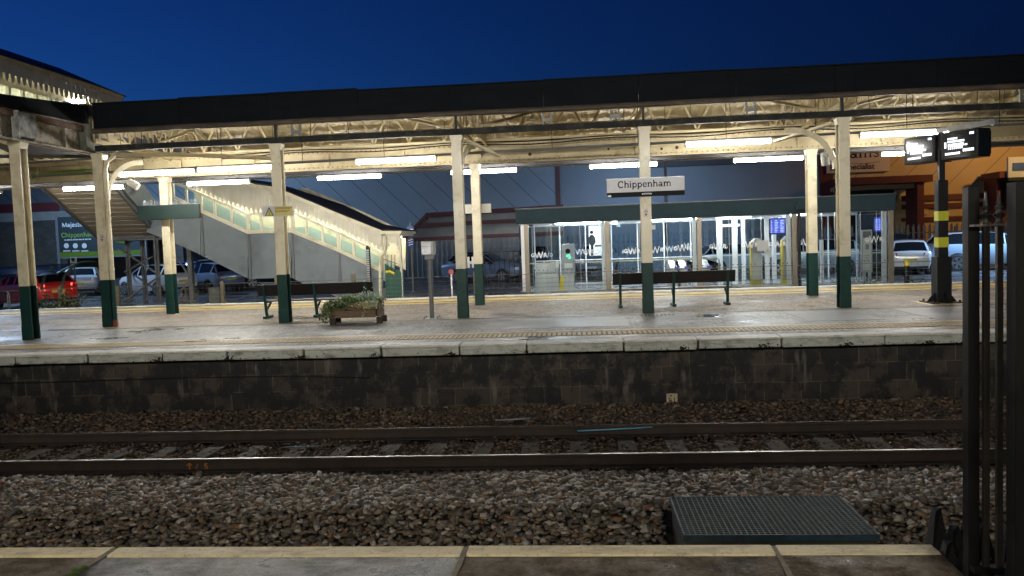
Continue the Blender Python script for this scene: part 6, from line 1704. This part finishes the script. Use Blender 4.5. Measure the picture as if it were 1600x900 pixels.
# ------------------------------------------------------------------ lamps of the place
def mast(label, loc, col, power, aim, H=9.0):
    """lamp post with a flat lantern; the light itself is an area lamp in the lantern mouth"""
    t = thing('lamp_post', label, 'street lamp', loc)
    MB().lathe(loc, [(.10, 0), (.09, 1.2), (.06, H)], 10).build('post', GALV_DULL, t)
    x, y, z = loc; top = Vector((x, y, z + H)); d = (Vector(aim) - top); d.z = 0; d.normalize()
    MB().bar(top, top + d*1.1, .06).build('arm', GALV_DULL, t)
    h = top + d*1.3; s = Vector((-d.y, d.x, 0))
    MB().obox(h + Vector((0,0,.06)), d*.32, s*.16, Vector((0,0,.06))).build('lantern', GALV_DULL, t)
    ld = bpy.data.lights.new('lantern_light', 'AREA'); ld.shape = 'RECTANGLE'; ld.size = .6; ld.size_y = .28; ld.energy = power; ld.color = col
    ld.spread = math.radians(180 if col == AMBER or loc[0] < 0 else 105)
    lo = bpy.data.objects.new('lantern_light', ld); C.objects.link(lo)
    lo.location = h - Vector((0,0,.03)); dv = (Vector(aim) - lo.location).normalized(); lo.rotation_euler = dv.to_track_quat('-Z', 'Y').to_euler()
    lo.parent = t; lo.matrix_parent_inverse = t.matrix_basis.inverted()
    return t
AMBER = (1.0, .49, .12); COOL = (.42, .66, 1.0)
mast('tall lamp post with an amber lantern beyond the right edge', (29.5, 43.5, GZ), AMBER, AMBER_W, (19.5, 52, 2.5))
mast('tall lamp post with a cool lantern in the car park behind the hall roof', (4.4, 38.5, GZ), COOL, COOL_W*.28, (4.4, 50, 0), 8.0)
mast('tall lamp post with a cool lantern behind the left part of the car park', (-30, 36, GZ), COOL, COOL_W*1.3, (-20, 44, 0), 9.0)
mast('tall lamp post with a cool lantern right of the parked cars', (23, 33, GZ), COOL, COOL_W*.75, (17, 35.5, 0), 7.5)

# strip lights under the near station roof, behind the photographer
NEAR_BULB = emit('near_tube', (1.0, .91, .72), NEAR_POWER)
ncan = thing('near_canopy', 'plain canopy over the near platform behind the photographer', 'canopy', (0, -2, 0))
MB().box(-14, 14, -8, -1.2, 4.3, 4.5).build('roof', CREAM_OLD, ncan)
for i, x in enumerate((-8.5, -2.5, 3.5)):
    t = thing('strip_light', ('strip light under the near canopy, ' + ('left', 'middle', 'right')[i] + ' of three'), 'strip light', (x, -2.0, 4.1), 'near canopy lights', local=True)
    MB().box(-1, 1, -.05, .05, .04, .18).build('housing', WHITE, t); MB().tube([(-.98, 0, 0), (.98, 0, 0)], .052, 8).build('diffuser', NEAR_BULB, t)

# fill lamps added out of view, beams narrowed onto the island column fronts
for i, x in enumerate((-9.0, -5.0, -1.0, 3.0, 7.0)):
    t = thing('flood_lamp', ('added fill lamp on the near canopy roof edge, ' + ('leftmost', 'second from left', 'middle', 'second from right', 'rightmost')[i] + ' of five'), 'lamp', (x, -1.4, 4.5), 'added fill lamps behind the camera')
    MB().obox((x, -1.42, 4.72), (.22, 0, 0), (0, .05, -.006), (0, .02, .15)).build('housing', GALV_DULL, t)
    ld = bpy.data.lights.new('fill_light', 'AREA'); ld.shape = 'RECTANGLE'; ld.size = .4; ld.size_y = .26; ld.energy = FILL_W; ld.color = (1.0, .96, .88); ld.spread = math.radians(52)
    lo = bpy.data.objects.new('fill_light', ld); C.objects.link(lo); lo.location = (x, -1.35, 4.72)
    lo.rotation_euler = (Vector((x*1.05, 18.5, 3.6)) - lo.location).to_track_quat('-Z', 'Y').to_euler(); lo.parent = t; lo.matrix_parent_inverse = t.matrix_basis.inverted()
